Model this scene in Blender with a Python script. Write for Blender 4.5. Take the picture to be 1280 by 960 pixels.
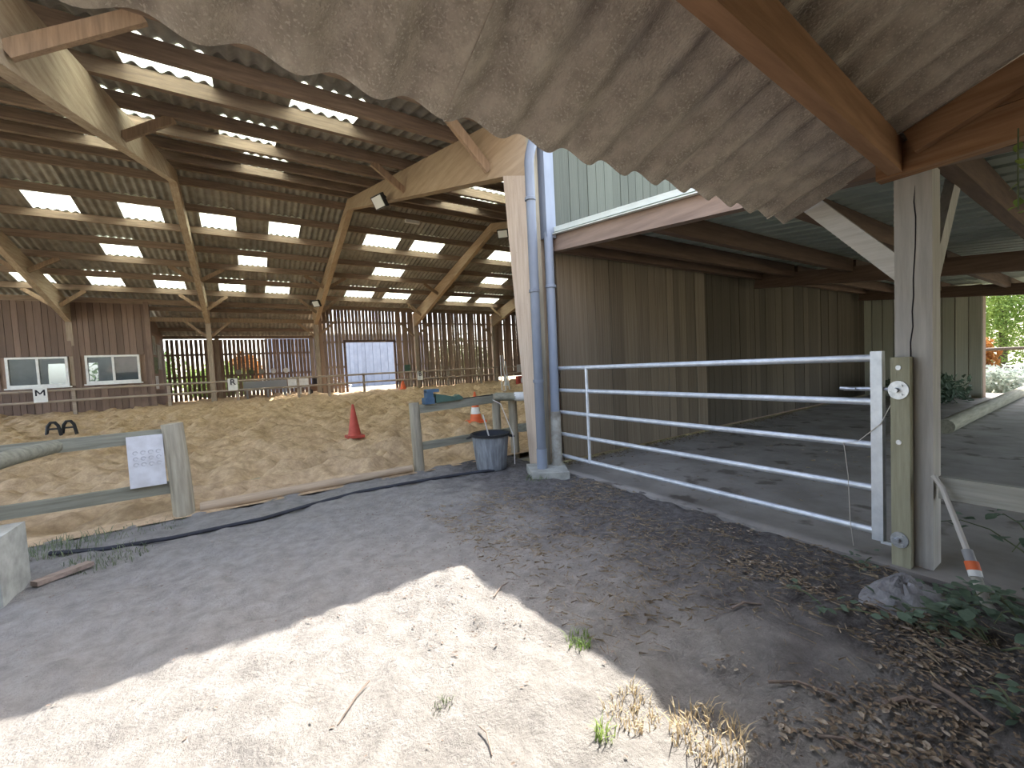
import bpy, bmesh, math, random
import numpy as np
from mathutils import Vector, Matrix
random.seed(7); rng = np.random.default_rng(7)
scn = bpy.context.scene
COL = scn.collection
for o in list(bpy.data.objects): bpy.data.objects.remove(o)

# ------------------------------------------------------------------ camera
# world: x runs along the hall, y across it, z up; metres
F_PX, YAW, PITCH, ROLL, EYE = 512.86, 0.5751, -0.0454, -0.0500, 1.30
fw = Vector((math.sin(YAW)*math.cos(PITCH), math.cos(YAW)*math.cos(PITCH), math.sin(PITCH)))
rt = Vector((math.cos(YAW), -math.sin(YAW), 0)); up = rt.cross(fw)
r2 = math.cos(ROLL)*rt + math.sin(ROLL)*up; u2 = -math.sin(ROLL)*rt + math.cos(ROLL)*up
cd = bpy.data.cameras.new('camera'); cam = bpy.data.objects.new('camera', cd); COL.objects.link(cam)
cd.sensor_fit = 'HORIZONTAL'; cd.sensor_width = 36; cd.lens = F_PX/1280*36; cd.clip_end = 400; cd.clip_start = .02
M3 = Matrix((r2, u2, -fw)).transposed()
cam.matrix_world = Matrix.Translation((0, 0, EYE)) @ M3.to_4x4()
scn.camera = cam
# ------------------------------------------------------------------ sky and sun
SUN = Vector((0.725, 0.33, 1.0)).normalized()
w = bpy.data.worlds.new('World'); scn.world = w; w.use_nodes = True
nt = w.node_tree; bg = nt.nodes['Background']
sky = nt.nodes.new('ShaderNodeTexSky'); sky.sky_type = 'NISHITA'; sky.sun_disc = False
sky.sun_elevation = math.asin(SUN.z); sky.sun_rotation = math.atan2(SUN.x, SUN.y)
sky.air_density = 1.0; sky.dust_density = 2.5; sky.ozone_density = 1.0
hsv = nt.nodes.new('ShaderNodeHueSaturation'); hsv.inputs['Saturation'].default_value = .65
nt.links.new(sky.outputs[0], hsv.inputs['Color']); nt.links.new(hsv.outputs[0], bg.inputs[0]); bg.inputs[1].default_value = 0.34
sd = bpy.data.lights.new('sun', 'SUN'); sd.energy = 5.2; sd.angle = math.radians(.53); sd.color = (1, .95, .86)
so = bpy.data.objects.new('sun', sd); COL.objects.link(so)
so.rotation_euler = SUN.to_track_quat('Z', 'Y').to_euler(); so.location = (20, 10, 30)
vs = scn.view_settings
vs.view_transform = 'Standard'; vs.look = 'None'; vs.exposure = 1.72; vs.gamma = 1; vs.use_curve_mapping = False
cy = scn.cycles
cy.max_bounces = 10; cy.diffuse_bounces = 7; cy.glossy_bounces = 3; cy.transmission_bounces = 6; cy.transparent_max_bounces = 6
cy.use_denoising = True; cy.sample_clamp_indirect = 8; cy.caustics_reflective = False; cy.caustics_refractive = False

# ------------------------------------------------------------------ materials
def mat(name, c1, c2=None, scale=6, stretch=(1, 1, 1), rough=.85, bump=0.0, rand=0.0, metal=0.0, detail=5, lo=.35, hi=.65,
        spots=None, spot_scale=20, spot_at=.62, transl=0.0, bscale=None):
    m = bpy.data.materials.new(name); m.use_nodes = True
    n = m.node_tree.nodes; L = m.node_tree.links; b = n['Principled BSDF']
    b.inputs['Roughness'].default_value = rough; b.inputs['Metallic'].default_value = metal
    b.inputs['Specular IOR Level'].default_value = .3
    c2 = c2 or c1
    tc = n.new('ShaderNodeTexCoord'); oi = n.new('ShaderNodeObjectInfo')
    va = n.new('ShaderNodeVectorMath'); va.operation = 'ADD'
    ml = n.new('ShaderNodeMath'); ml.operation = 'MULTIPLY'; ml.inputs[1].default_value = 37.0
    L.new(oi.outputs['Random'], ml.inputs[0]); L.new(tc.outputs['Object'], va.inputs[0]); L.new(ml.outputs[0], va.inputs[1])
    mp = n.new('ShaderNodeMapping'); mp.inputs['Scale'].default_value = stretch; L.new(va.outputs[0], mp.inputs[0])
    nz = n.new('ShaderNodeTexNoise'); nz.inputs['Scale'].default_value = scale; nz.inputs['Detail'].default_value = detail
    nz.inputs['Roughness'].default_value = .6; L.new(mp.outputs[0], nz.inputs['Vector'])
    rp = n.new('ShaderNodeValToRGB'); rp.color_ramp.elements[0].position = lo; rp.color_ramp.elements[1].position = hi
    rp.color_ramp.elements[0].color = (*c2, 1); rp.color_ramp.elements[1].color = (*c1, 1)
    L.new(nz.outputs['Fac'], rp.inputs[0]); col = rp.outputs[0]
    if spots:
        n2 = n.new('ShaderNodeTexNoise'); n2.inputs['Scale'].default_value = spot_scale; n2.inputs['Detail'].default_value = 4
        L.new(va.outputs[0], n2.inputs['Vector'])
        r3 = n.new('ShaderNodeValToRGB'); r3.color_ramp.elements[0].position = spot_at; r3.color_ramp.elements[1].position = spot_at+.08
        L.new(n2.outputs['Fac'], r3.inputs[0])
        mx = n.new('ShaderNodeMix'); mx.data_type = 'RGBA'; L.new(r3.outputs[0], mx.inputs['Factor'])
        L.new(col, mx.inputs['A']); mx.inputs['B'].default_value = (*spots, 1); col = mx.outputs['Result']
    if rand:
        mr = n.new('ShaderNodeMapRange'); mr.inputs['To Min'].default_value = 1-rand; mr.inputs['To Max'].default_value = 1+rand
        L.new(oi.outputs['Random'], mr.inputs[0])
        hs = n.new('ShaderNodeHueSaturation'); L.new(mr.outputs[0], hs.inputs['Value']); L.new(col, hs.inputs['Color']); col = hs.outputs[0]
    L.new(col, b.inputs['Base Color'])
    if bump:
        nb = nz
        if bscale:
            nb = n.new('ShaderNodeTexNoise'); nb.inputs['Scale'].default_value = bscale; nb.inputs['Detail'].default_value = 6
            L.new(mp.outputs[0], nb.inputs['Vector'])
        bp = n.new('ShaderNodeBump'); bp.inputs['Strength'].default_value = bump; bp.inputs['Distance'].default_value = .02
        L.new(nb.outputs['Fac'], bp.inputs['Height']); L.new(bp.outputs[0], b.inputs['Normal'])
    if transl:
        tr = n.new('ShaderNodeBsdfTranslucent'); L.new(col, tr.inputs[0])
        ms = n.new('ShaderNodeMixShader'); ms.inputs[0].default_value = transl
        L.new(b.outputs[0], ms.inputs[1]); L.new(tr.outputs[0], ms.inputs[2])
        L.new(ms.outputs[0], n['Material Output'].inputs['Surface'])
    return m

def wood(name, c1, c2, axis, rand=.12, scale=5, **k):
    st = [6, 6, 6]; st['xyz'.index(axis)] = .5
    k.setdefault('bump', .25); k.setdefault('rough', .8)
    return mat(name, c1, c2, scale=scale, stretch=tuple(st), rand=rand, lo=.3, hi=.7, **k)

BR1, BR2 = (.30, .165, .085), (.13, .068, .038)
M_purlin = wood('purlin_wood', (.29, .215, .16), (.165, .12, .09), 'x', rand=.2)
M_glulam = wood('glulam_wood', (.43, .325, .225), (.31, .225, .15), 'y', rand=.08, scale=3)
M_glulam_old = wood('weathered_glulam', (.50, .42, .32), (.33, .25, .18), 'y', rand=.05, scale=3, spots=(.22, .18, .13), spot_scale=28, spot_at=.66)
M_column = wood('column_wood', (.55, .45, .36), (.40, .31, .24), 'z', rand=.06, scale=4, spots=(.2, .16, .12), spot_scale=45, spot_at=.68)
M_colfar = wood('far_column_wood', (.38, .31, .24), (.25, .195, .15), 'z', rand=.1)
M_brace = wood('brace_wood', (.32, .225, .15), (.20, .14, .095), 'z', rand=.15)
M_slat = wood('slat_wood', (.29, .205, .155), (.18, .125, .095), 'z', rand=.25)
M_slatrail = wood('slat_rail_wood', (.14, .09, .065), (.08, .05, .04), 'x', rand=.1)
M_club = wood('clubhouse_planks', (.235, .165, .132), (.145, .10, .08), 'z', rand=.22)
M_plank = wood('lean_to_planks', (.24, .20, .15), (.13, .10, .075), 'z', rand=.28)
M_plankd = wood('dark_planks', (.115, .095, .07), (.065, .052, .04), 'z', rand=.25)  # darker tone for the planks beyond the small step in the wall
M_green = wood('green_grey_planks', (.115, .122, .10), (.075, .082, .066), 'z', rand=.14)
M_pale = wood('pale_planks', (.56, .55, .45), (.40, .40, .32), 'z', rand=.12)
M_post = wood('weathered_post', (.52, .50, .47), (.36, .34, .32), 'z', rand=.03, scale=4)
M_gpost = wood('greenish_post', (.42, .40, .29), (.28, .27, .19), 'z', rand=.03)
M_pinkbeam = wood('pinkish_beam', (.27, .20, .16), (.175, .125, .098), 'y', rand=.05, scale=3)
M_orange = wood('orange_beam', (.44, .25, .14), (.26, .14, .075), 'x', rand=.04, scale=3)
M_orangey = wood('orange_beam_cross', (.46, .27, .15), (.24, .12, .06), 'y', rand=.04, scale=3)
M_darkx = wood('lean_to_purlin_wood', (.17, .105, .072), (.095, .06, .042), 'x', rand=.1)
M_darky = wood('lean_to_beam_wood', (.18, .115, .08), (.10, .064, .044), 'y', rand=.1)
M_whitebrace = wood('pale_brace', (.70, .68, .66), (.52, .50, .47), 'y', rand=.03)
M_fence = wood('fence_wood', (.31, .295, .225), (.18, .17, .125), 'x', rand=.12)
M_fencez = wood('fence_post_wood', (.42, .375, .28), (.24, .205, .15), 'z', rand=.1)
M_logx = wood('ground_log_wood', (.50, .38, .26), (.33, .245, .165), 'x', rand=.05)
M_rail = wood('arena_rail_wood', (.42, .35, .28), (.25, .2, .16), 'x', rand=.1)
M_board = wood('pale_board', (.48, .47, .42), (.32, .31, .27), 'y', rand=.03)
M_sheet = mat('fibre_cement_dark', (.345, .33, .295), (.235, .22, .195), scale=3.5, rand=.16, bump=.15)
M_porch = mat('fibre_cement_pale', (.60, .52, .43), (.36, .305, .25), scale=13, stretch=(1, .75, 1), rand=.06, bump=.55, detail=9, lo=.34, hi=.66,
              spots=(.60, .535, .45), spot_scale=110, spot_at=.56, bscale=110)
M_sky = mat('translucent_sheet', (.93, .95, .86), (.88, .92, .82), scale=2, rough=.5, transl=.85)
M_tin = mat('ribbed_tin', (.42, .47, .41), (.33, .38, .32), scale=2, rough=.5, metal=.1)
M_conc = mat('concrete_floor', (.36, .335, .31), (.245, .225, .205), scale=2.2, bump=.2, detail=8, spots=(.15, .13, .115), spot_scale=3.5, spot_at=.60)
M_block = mat('concrete_block', (.42, .42, .38), (.28, .28, .25), scale=8, bump=.3)
M_pvc = mat('grey_pipe', (.19, .212, .25), (.14, .155, .185), scale=5, rough=.5, stretch=(1, 1, .3))
M_pvcl = mat('pale_blue_pipe', (.25, .285, .345), (.205, .232, .285), scale=4, rough=.5, stretch=(1, 1, .3))
M_pvcd = mat('dirty_pipe_sleeve', (.45, .44, .40), (.25, .23, .19), scale=9, rough=.8)
M_galv = mat('galvanised_steel', (.66, .69, .74), (.52, .55, .60), scale=14, rough=.42, metal=.45)
M_zinc = mat('bright_zinc', (.6, .62, .66), (.4, .42, .46), scale=30, rough=.35, metal=.7)
M_trim = mat('pale_metal_trim', (.60, .63, .58), (.52, .55, .50), scale=3, rough=.4, metal=.2)
M_black = mat('black_plastic', (.025, .026, .028), (.015, .015, .016), rough=.5)
M_hose = mat('black_hose', (.035, .038, .05), (.02, .02, .025), rough=.6)
M_bucket = mat('scuffed_bucket_rubber', (.30, .32, .34), (.10, .105, .115), scale=4, stretch=(5, 5, .8), rough=.75, lo=.3, hi=.7)
M_bucketin = mat('bucket_inside', (.035, .037, .042), rough=.8)
M_red = mat('red_cone_plastic', (.48, .09, .06), (.36, .06, .045), scale=6, rough=.6)
M_orangec = mat('orange_cone_plastic', (.75, .17, .06), (.6, .12, .045), scale=6, rough=.6)
M_white = mat('white_paint', (.78, .78, .77), (.66, .66, .65), scale=9, rough=.6)
M_whitesign = mat('weathered_white_panel', (.66, .65, .66), (.54, .52, .52), scale=9, rough=.7)
M_ink = mat('black_ink', (.02, .02, .03), rough=.6)
M_print = mat('faded_print', (.50, .49, .50), rough=.7)
M_blue = mat('blue_plastic', (.07, .125, .19), (.05, .09, .14), rough=.6)
M_dgreen = mat('dark_green_plastic', (.07, .13, .10), (.05, .09, .07), rough=.6)
M_rope = mat('pale_rope', (.55, .52, .48), rough=.9)
M_grey = mat('grey_plastic', (.3, .3, .31), rough=.6)
M_brown = mat('brown_paint', (.16, .09, .06), rough=.7)
M_ash = mat('ash_lump', (.34, .335, .345), (.22, .215, .225), scale=18, bump=.8, detail=8)
M_twig = wood('twig_bark', (.26, .20, .165), (.13, .1, .08), 'x', rand=.25)
M_litter = mat('dead_leaf', (.34, .26, .175), (.085, .065, .05), scale=45, rand=.1, rough=.9)
M_litter2 = mat('pale_dead_leaf', (.46, .40, .32), (.24, .19, .14), scale=45, rand=.1, rough=.9)
M_straw = mat('straw', (.36, .285, .19), (.17, .13, .09), scale=40, rough=.9)
M_drygrass = mat('dry_grass', (.62, .50, .32), (.42, .33, .20), scale=20, rough=.9, transl=.2)
M_leaf = mat('bramble_leaf', (.17, .235, .165), (.10, .15, .10), scale=12, rand=.15, rough=.55, transl=.2)
M_leafl = mat('sunny_leaf', (.34, .44, .12), (.14, .22, .05), scale=1.5, rough=.6, transl=.4)
M_leafd = mat('tree_leaf', (.12, .20, .05), (.05, .09, .025), scale=1.5, rough=.6, transl=.35)
M_leafo = mat('autumn_leaf', (.50, .22, .06), (.32, .14, .04), scale=1.5, rough=.6, transl=.3)
M_leafw = mat('silvery_leaf', (.62, .66, .62), (.38, .44, .38), scale=6, rough=.6, transl=.2)
M_grass = mat('dull_grass', (.20, .23, .13), (.11, .14, .08), scale=8, rough=.8, transl=.2)
M_bark = wood('tree_bark', (.16, .12, .09), (.08, .06, .045), 'z')
M_shed = mat('pale_blue_cladding', (.24, .265, .33), (.20, .22, .28), scale=2, rand=.05, rough=.6)
M_out = mat('dry_outdoor_ground', (.36, .33, .24), (.26, .25, .16), scale=.7, detail=8, rough=.95)
M_lens = mat('lamp_glass', (.75, .77, .78), rough=.15)
M_poster = mat('faded_poster', (.45, .44, .38), (.25, .26, .22), scale=3)

def glass_mat():
    m = bpy.data.materials.new('window_glass'); m.use_nodes = True
    n = m.node_tree.nodes; L = m.node_tree.links; b = n['Principled BSDF']
    b.inputs['Base Color'].default_value = (.10, .13, .16, 1); b.inputs['Roughness'].default_value = .05
    b.inputs['Specular IOR Level'].default_value = .8
    tp = n.new('ShaderNodeBsdfTransparent'); tp.inputs[0].default_value = (.85, .9, .92, 1)
    ms = n.new('ShaderNodeMixShader'); ms.inputs[0].default_value = .6
    L.new(b.outputs[0], ms.inputs[1]); L.new(tp.outputs[0], ms.inputs[2]); L.new(ms.outputs[0], n['Material Output'].inputs['Surface'])
    return m
M_glass = glass_mat()

def ground_mat(name, dry, dry2, dirt, dirt2, xa, xb, bsc=45):
    """sandy yard soil that turns into darker leaf mould towards +x (between xa and xb), broken up by noise"""
    m = bpy.data.materials.new(name); m.use_nodes = True
    n = m.node_tree.nodes; L = m.node_tree.links; b = n['Principled BSDF']; b.inputs['Roughness'].default_value = .95
    b.inputs['Specular IOR Level'].default_value = .1
    tc = n.new('ShaderNodeTexCoord')
    def noise(s, d=6, rg=.6):
        z = n.new('ShaderNodeTexNoise'); z.inputs['Scale'].default_value = s; z.inputs['Detail'].default_value = d; z.inputs['Roughness'].default_value = rg
        L.new(tc.outputs['Object'], z.inputs['Vector']); return z.outputs['Fac']
    def ramp(f, a, b_, ca, cb):
        r = n.new('ShaderNodeValToRGB'); r.color_ramp.elements[0].position = a; r.color_ramp.elements[1].position = b_
        r.color_ramp.elements[0].color = (*ca, 1); r.color_ramp.elements[1].color = (*cb, 1); L.new(f, r.inputs[0]); return r.outputs[0]
    c1 = ramp(noise(9, 8, .7), .32, .66, dry2, dry); c2 = ramp(noise(16, 8, .7), .35, .65, dirt2, dirt)
    sx = n.new('ShaderNodeSeparateXYZ'); L.new(tc.outputs['Object'], sx.inputs[0])
    mr = n.new('ShaderNodeMapRange'); mr.inputs['From Min'].default_value = xa; mr.inputs['From Max'].default_value = xb
    mr.inputs['To Min'].default_value = -.35; mr.inputs['To Max'].default_value = .55; L.new(sx.outputs['X'], mr.inputs[0])
    ad = n.new('ShaderNodeMath'); ad.operation = 'ADD'; L.new(mr.outputs[0], ad.inputs[0]); L.new(noise(2.3, 5), ad.inputs[1])
    f = ramp(ad.outputs[0], .48, .72, (0, 0, 0), (1, 1, 1))
    mx = n.new('ShaderNodeMix'); mx.data_type = 'RGBA'; L.new(f, mx.inputs['Factor']); L.new(c1, mx.inputs['A']); L.new(c2, mx.inputs['B'])
    L.new(mx.outputs['Result'], b.inputs['Base Color'])
    bp = n.new('ShaderNodeBump'); bp.inputs['Strength'].default_value = .6; bp.inputs['Distance'].default_value = .03
    L.new(noise(bsc, 6, .7), bp.inputs['Height']); bp.inputs['Strength'].default_value = .9; L.new(bp.outputs[0], b.inputs['Normal'])
    return m
M_yard = ground_mat('yard_soil', (.31, .292, .272), (.20, .187, .174), (.20, .187, .182), (.10, .09, .084), .6, 3.4)
M_sand = ground_mat('arena_sand', (.60, .44, .28), (.35, .245, .15), (.5, .37, .24), (.36, .26, .17), 40, 60, 14)

# ------------------------------------------------------------------ mesh helpers
class MB:
    def __init__(s): s.v = []; s.f = []; s.smooth = False
    def add(s, vs_, fs):
        o = len(s.v); s.v += [tuple(p) for p in vs_]; s.f += [tuple(i+o for i in q) for q in fs]; return s
    def box(s, a, b):
        x0, y0, z0 = a; x1, y1, z1 = b
        return s.add([(x0,y0,z0),(x1,y0,z0),(x1,y1,z0),(x0,y1,z0),(x0,y0,z1),(x1,y0,z1),(x1,y1,z1),(x0,y1,z1)],
                     [(0,3,2,1),(4,5,6,7),(0,1,5,4),(1,2,6,5),(2,3,7,6),(3,0,4,7)])
    def bar(s, p0, p1, wd, ht, upv=(0, 0, 1), wd1=None, ht1=None):
        p0 = Vector(p0); p1 = Vector(p1); d = (p1-p0).normalized(); uu = Vector(upv)
        sd_ = d.cross(uu)
        if sd_.length < 1e-4: sd_ = d.cross(Vector((1, 0, 0)))
        sd_.normalize(); uu = sd_.cross(d)
        wd1 = wd if wd1 is None else wd1; ht1 = ht if ht1 is None else ht1
        q = [p + sd_*a*ww/2 + uu*c*hh/2 for p, ww, hh in ((p0, wd, ht), (p1, wd1, ht1)) for a, c in ((-1,-1),(1,-1),(1,1),(-1,1))]
        return s.add(q, [(0,1,2,3),(7,6,5,4),(0,4,5,1),(1,5,6,2),(2,6,7,3),(3,7,4,0)])
    def tube(s, pts, r, n=10, caps=True):
        pts = [Vector(p) for p in pts]; R_ = r if isinstance(r, (list, tuple)) else [r]*len(pts)
        ring = []; prev = None
        for i, p in enumerate(pts):
            d = (pts[min(i+1, len(pts)-1)] - pts[max(i-1, 0)]).normalized()
            a = Vector((0, 0, 1)) if abs(d.z) < .9 else Vector((1, 0, 0))
            if prev is not None: a = prev
            sx = (a - d*a.dot(d)).normalized(); prev = sx; sy = d.cross(sx)
            ring += [p + (sx*math.cos(t)+sy*math.sin(t))*R_[i] for t in [2*math.pi*k/n for k in range(n)]]
        fs = [(i*n+k, i*n+(k+1) % n, (i+1)*n+(k+1) % n, (i+1)*n+k) for i in range(len(pts)-1) for k in range(n)]
        if caps: fs += [tuple(range(n-1, -1, -1)), tuple(range((len(pts)-1)*n, len(pts)*n))]
        s.smooth = True
        return s.add(ring, fs)
    def lathe(s, c, prof, n=20):
        c = Vector(c); vs_ = [c+Vector((r*math.cos(2*math.pi*k/n), r*math.sin(2*math.pi*k/n), z)) for r, z in prof for k in range(n)]
        fs = [(i*n+k, i*n+(k+1) % n, (i+1)*n+(k+1) % n, (i+1)*n+k) for i in range(len(prof)-1) for k in range(n)]
        s.smooth = True
        return s.add(vs_, fs)
    def prism(s, poly, axis, a0, a1):
        """poly: list of 2-D points in the plane across axis"""
        def P(q, a): return (a, q[0], q[1]) if axis == 'x' else (q[0], a, q[1]) if axis == 'y' else (q[0], q[1], a)
        n = len(poly)
        return s.add([P(q, a0) for q in poly]+[P(q, a1) for q in poly],
                     [tuple(range(n))[::-1], tuple(range(n, 2*n))]+[(i, (i+1) % n, n+(i+1) % n, n+i) for i in range(n)])
    def mesh(s, name, m, off=(0, 0, 0)):
        me = bpy.data.meshes.new(name); ox, oy, oz = off
        me.from_pydata([(x-ox, y-oy, z-oz) for x, y, z in s.v], [], s.f)
        bm = bmesh.new(); bm.from_mesh(me); bmesh.ops.recalc_face_normals(bm, faces=bm.faces); bm.to_mesh(me); bm.free()
        me.materials.append(m)
        if s.smooth:
            me.polygons.foreach_set('use_smooth', [True]*len(me.polygons))
            try: me.set_sharp_from_angle(angle=math.radians(40))
            except Exception: pass
        me.update(); return me
    def build(s, name, m, parent=None, at=None):
        """parented: vertices are world coordinates, stored relative to the thing's base"""
        off = origin(parent) if parent else (Vector(at) if at is not None else Vector((0, 0, 0)))
        o = bpy.data.objects.new(name, s.mesh(name, m, off)); COL.objects.link(o)
        if parent: o.parent = parent
        else: o.location = off
        return o
def origin(o):
    v = Vector((0, 0, 0))
    while o: v += o.location; o = o.parent
    return v
def place(name, me, loc, parent=None, rot=(0, 0, 0), scale=(1, 1, 1)):
    o = bpy.data.objects.new(name, me); COL.objects.link(o)
    o.parent = parent; o.location = Vector(loc) - (origin(parent) if parent else Vector((0, 0, 0)))
    o.rotation_euler = rot; o.scale = scale; return o
def tag(o, label, cat, group=None):
    o['label'] = label; o['category'] = cat
    if group: o['group'] = group
    return o
def struct(o, label=None):
    o['kind'] = 'structure'
    if label: o['label'] = label
    return o
def thing(name, loc, label=None, cat=None, group=None):
    o = bpy.data.objects.new(name, None); COL.objects.link(o); o.location = loc; o.empty_display_size = .1
    if cat: tag(o, label, cat, group)
    return o
def B(a, b): return MB().box(a, b)

def vnoise(X, Y, s, seed):
    r = np.random.default_rng(seed); G = r.random((256, 256))
    x = X/s+1000; y = Y/s+1000; xi = np.floor(x).astype(int); yi = np.floor(y).astype(int)
    fx = x-xi; fy = y-yi; fx = fx*fx*(3-2*fx); fy = fy*fy*(3-2*fy)
    g = lambda a, b: G[a % 256, b % 256]
    return (g(xi, yi)*(1-fx)+g(xi+1, yi)*fx)*(1-fy)+(g(xi, yi+1)*(1-fx)+g(xi+1, yi+1)*fx)*fy-.5
def grid(name, xs, ys, zf, m):
    X, Y = np.meshgrid(xs, ys); Z = zf(X, Y); nx, ny = len(xs), len(ys)
    v = np.stack([X, Y, Z], -1).reshape(-1, 3)
    i = np.arange(ny-1)[:, None]*nx+np.arange(nx-1)[None]; i = i.reshape(-1)
    f = np.stack([i, i+1, i+nx+1, i+nx], -1)
    me = bpy.data.meshes.new(name); me.from_pydata(v.tolist(), [], f.tolist()); me.materials.append(m)
    me.polygons.foreach_set('use_smooth', [True]*len(me.polygons)); me.update()
    o = bpy.data.objects.new(name, me); COL.objects.link(o); return o

# ------------------------------------------------------------------ ground
def sand_z(y): return .02*np.clip(y-5.05, 0, 16.5)
def sandf(X, Y):
    fade = np.clip((Y-5.05)/.5, 0, 1)
    return sand_z(Y)+fade*(.17*vnoise(X, Y, .36, 1)+.20*vnoise(X, Y, .19, 2)+.05*vnoise(X, Y, .10, 3)+.05*vnoise(X, Y, 1.7, 4))
ys = [5.0]
while ys[-1] < 26.6: ys.append(ys[-1]+max(.045, .011*(ys[-1]-1)))
struct(grid('floor', np.arange(-13, 18.6, .075), np.array(ys), sandf, M_sand), 'ochre riding arena sand churned by hooves')
def yardz(X, Y):
    return .028*vnoise(X, Y, .30, 11)+.036*vnoise(X, Y, .12, 12)+.018*vnoise(X, Y, .06, 13)-.012*np.clip((X-2.9)/.2, 0, 1)
struct(grid('ground', np.arange(-6, 3.2, .035), np.arange(-3, 5.09, .035), yardz, M_yard), 'pale trampled yard soil in front of the arena')
g = MB().add([(-150, -120, -.09), (150, -120, -.09), (150, 150, -.09), (-150, 150, -.09)], [(0, 1, 2, 3)]).build('ground_far', M_out); struct(g)
g = MB().box((-60, 26.55, -.2), (60, 34.2, .22)).build('ground_behind', M_out); struct(g)
c = B((3.13, -4, -.3), (15.8, 4.06, .0)).build('floor_lean_to', M_conc); struct(c, 'bare concrete floor of the lean-to behind the gate')

# ------------------------------------------------------------------ hall: portal frames
YA, ZRT, SL = 13.3, 6.81, .243
def roofz(y): return ZRT-SL*abs(y-YA)
FX = [-5.40, -1.19, 3.06, 8.11, 13.1]
KN = [(4.3, 3.6), (4.30, 3.66), (4.52, 3.74), (4.52, 3.74), (4.52, 3.74)]
FLAB = ['timber portal frame standing at the clubhouse between its two windows', 'timber portal frame whose mottled rafter crosses the upper left foreground',
        'timber portal frame with the near column beside the grey downpipes', 'timber portal frame with its far column just right of the bright doorway',
        'farthest visible timber portal frame at the right end of the slatted wall']
PUR_F = [13.84, 15.01, 16.18, 17.34, 18.5, 19.69, 20.88, 22.0]
PUR_N = [4.85, 5.9, 6.95, 8.25, 9.5, 10.75, 12.0, 13.05]
W_FR = [.16, .17, .17, .16, .16]
for i, x in enumerate(FX):
    hw = W_FR[i]/2; yk, zk = KN[i]
    t = thing('portal_frame', (x, YA, .2), FLAB[i], 'portal frame', 'timber portal frames of the riding hall')
    pz = .2
    skew = .036 if i == 1 else 0.0      # this frame stands slightly askew in plan
    def sk_(mb):
        mb.v = [(a+skew*min(0, b-YA), b, c_) for a, b, c_ in mb.v]; return mb
    mr = M_glulam_old if i < 2 else M_glulam
    ye = (3.8, 3.8, 4.02, 4.26, 4.26)[i]
    sk_(MB().prism([(ye, roofz(ye)-pz), (ye, zk-.25), (yk, zk), (YA, 6.31), (YA, roofz(YA)-pz)], 'x', x-hw, x+hw)).build('rafter', mr, t)
    MB().prism([(YA, roofz(YA)-pz), (YA, 6.31), (22.0, 3.74), (22.28, 3.6), (22.28, roofz(22.28)-pz)], 'x', x-hw, x+hw).build('rafter', mr, t)
    ye = (3.8, 3.8, 4.02, 4.26, 4.26)[i]
    sk_(MB().prism([(ye, 0), (ye, zk-.2), (yk, zk), (ye+.2, 0)], 'x', x-hw*1.3, x+hw*1.3)).build('column', M_column, t)
    MB().prism([(22.28, .2), (22.05, .2), (21.95, 3.8), (22.28, 3.65)], 'x', x-hw*1.1, x+hw*1.1).build('column', M_colfar, t)
    # knee braces up to the purlins, on both sides
    def und(y): return zk+(6.31-zk)*(y-yk)/(YA-yk) if y < YA else 6.31+(3.74-6.31)*(y-YA)/(22-YA)
    for yb in (PUR_N[0]+.05, PUR_N[3], PUR_F[4], PUR_F[6]):
        for s in (-1, 1):
            if i == 4 and s > 0: continue
            hb = (.85 if i == 1 and yb < 6 else .62) if yb < YA else .7
            sk_(MB().bar((x+s*hw, yb, und(yb)+.12), (x+s*(hw+hb), yb, roofz(yb)-.2), .06, .13)).build('brace', M_brace, t)
    if i >= 1:
        for s in (-1, 1):
            if i == 4 and s > 0: continue
            MB().bar((x+s*hw, 22.1, 3.2), (x+s*.9, 22.1, 3.95), .07, .11).build('brace', M_brace, t)

# ------------------------------------------------------------------ hall: roof sheets, skylights, purlins
PITCH_W = .18
def sheet_mesh(name, n, pitch, amp, L, th, m, seg=8, nl=1, lap=0):
    mb = MB(); nx = n*seg+1+lap
    top = []; 
    for j in range(nl+1):
        for k in range(nx):
            z = amp/2*(1-math.cos(2*math.pi*k/seg))
            top.append((k*pitch/seg, L*j/nl, z))
    N = len(top); vs_ = top+[(a, b, c_+th) for a, b, c_ in top]; fs = []
    for j in range(nl):
        for k in range(nx-1):
            a = j*nx+k; fs += [(a, a+nx, a+nx+1, a+1), (N+a, N+a+1, N+a+nx+1, N+a+nx)]
    for k in range(nx-1):
        a = k; fs.append((a, a+1, N+a+1, N+a)); a = nl*nx+k; fs.append((a+1, a, N+a, N+a+1))
    for j in range(nl):
        a = j*nx; fs.append((a+nx, a, N+a, N+a+nx)); a = j*nx+nx-1; fs.append((a, a+nx, N+a+nx, N+a))
    mb.add(vs_, fs); mb.smooth = True
    return mb.mesh(name, m)
_cache = {}
def smesh(n, L, sk):
    k = (n, round(L, 3), sk)
    if k not in _cache: _cache[k] = sheet_mesh('skylight_sheet' if sk else 'roof_sheet', n, PITCH_W, .052, L, .007, M_sky if sk else M_sheet)
    return _cache[k]
X0 = -11.62; NW = 166    # 166 corrugations to x = 18.2
SK_F = {1: [-4.42, -2.62, -.79, 1.0, 4.05, 5.83, 9.4], 3: [-3.46, .14, 4.96, 10.3], 5: [-6.2, -4.4, -2.55, -.72, 1.06, 4.16, 5.95, 9.5, 11.3], -1: []}
SK_N = {1: [-2.8, -1.0, .80, 4.4, 6.2], 3: [-1.9, -.05, 4.9, 6.0], 5: [-2.5, .35, 5.4], }
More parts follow.
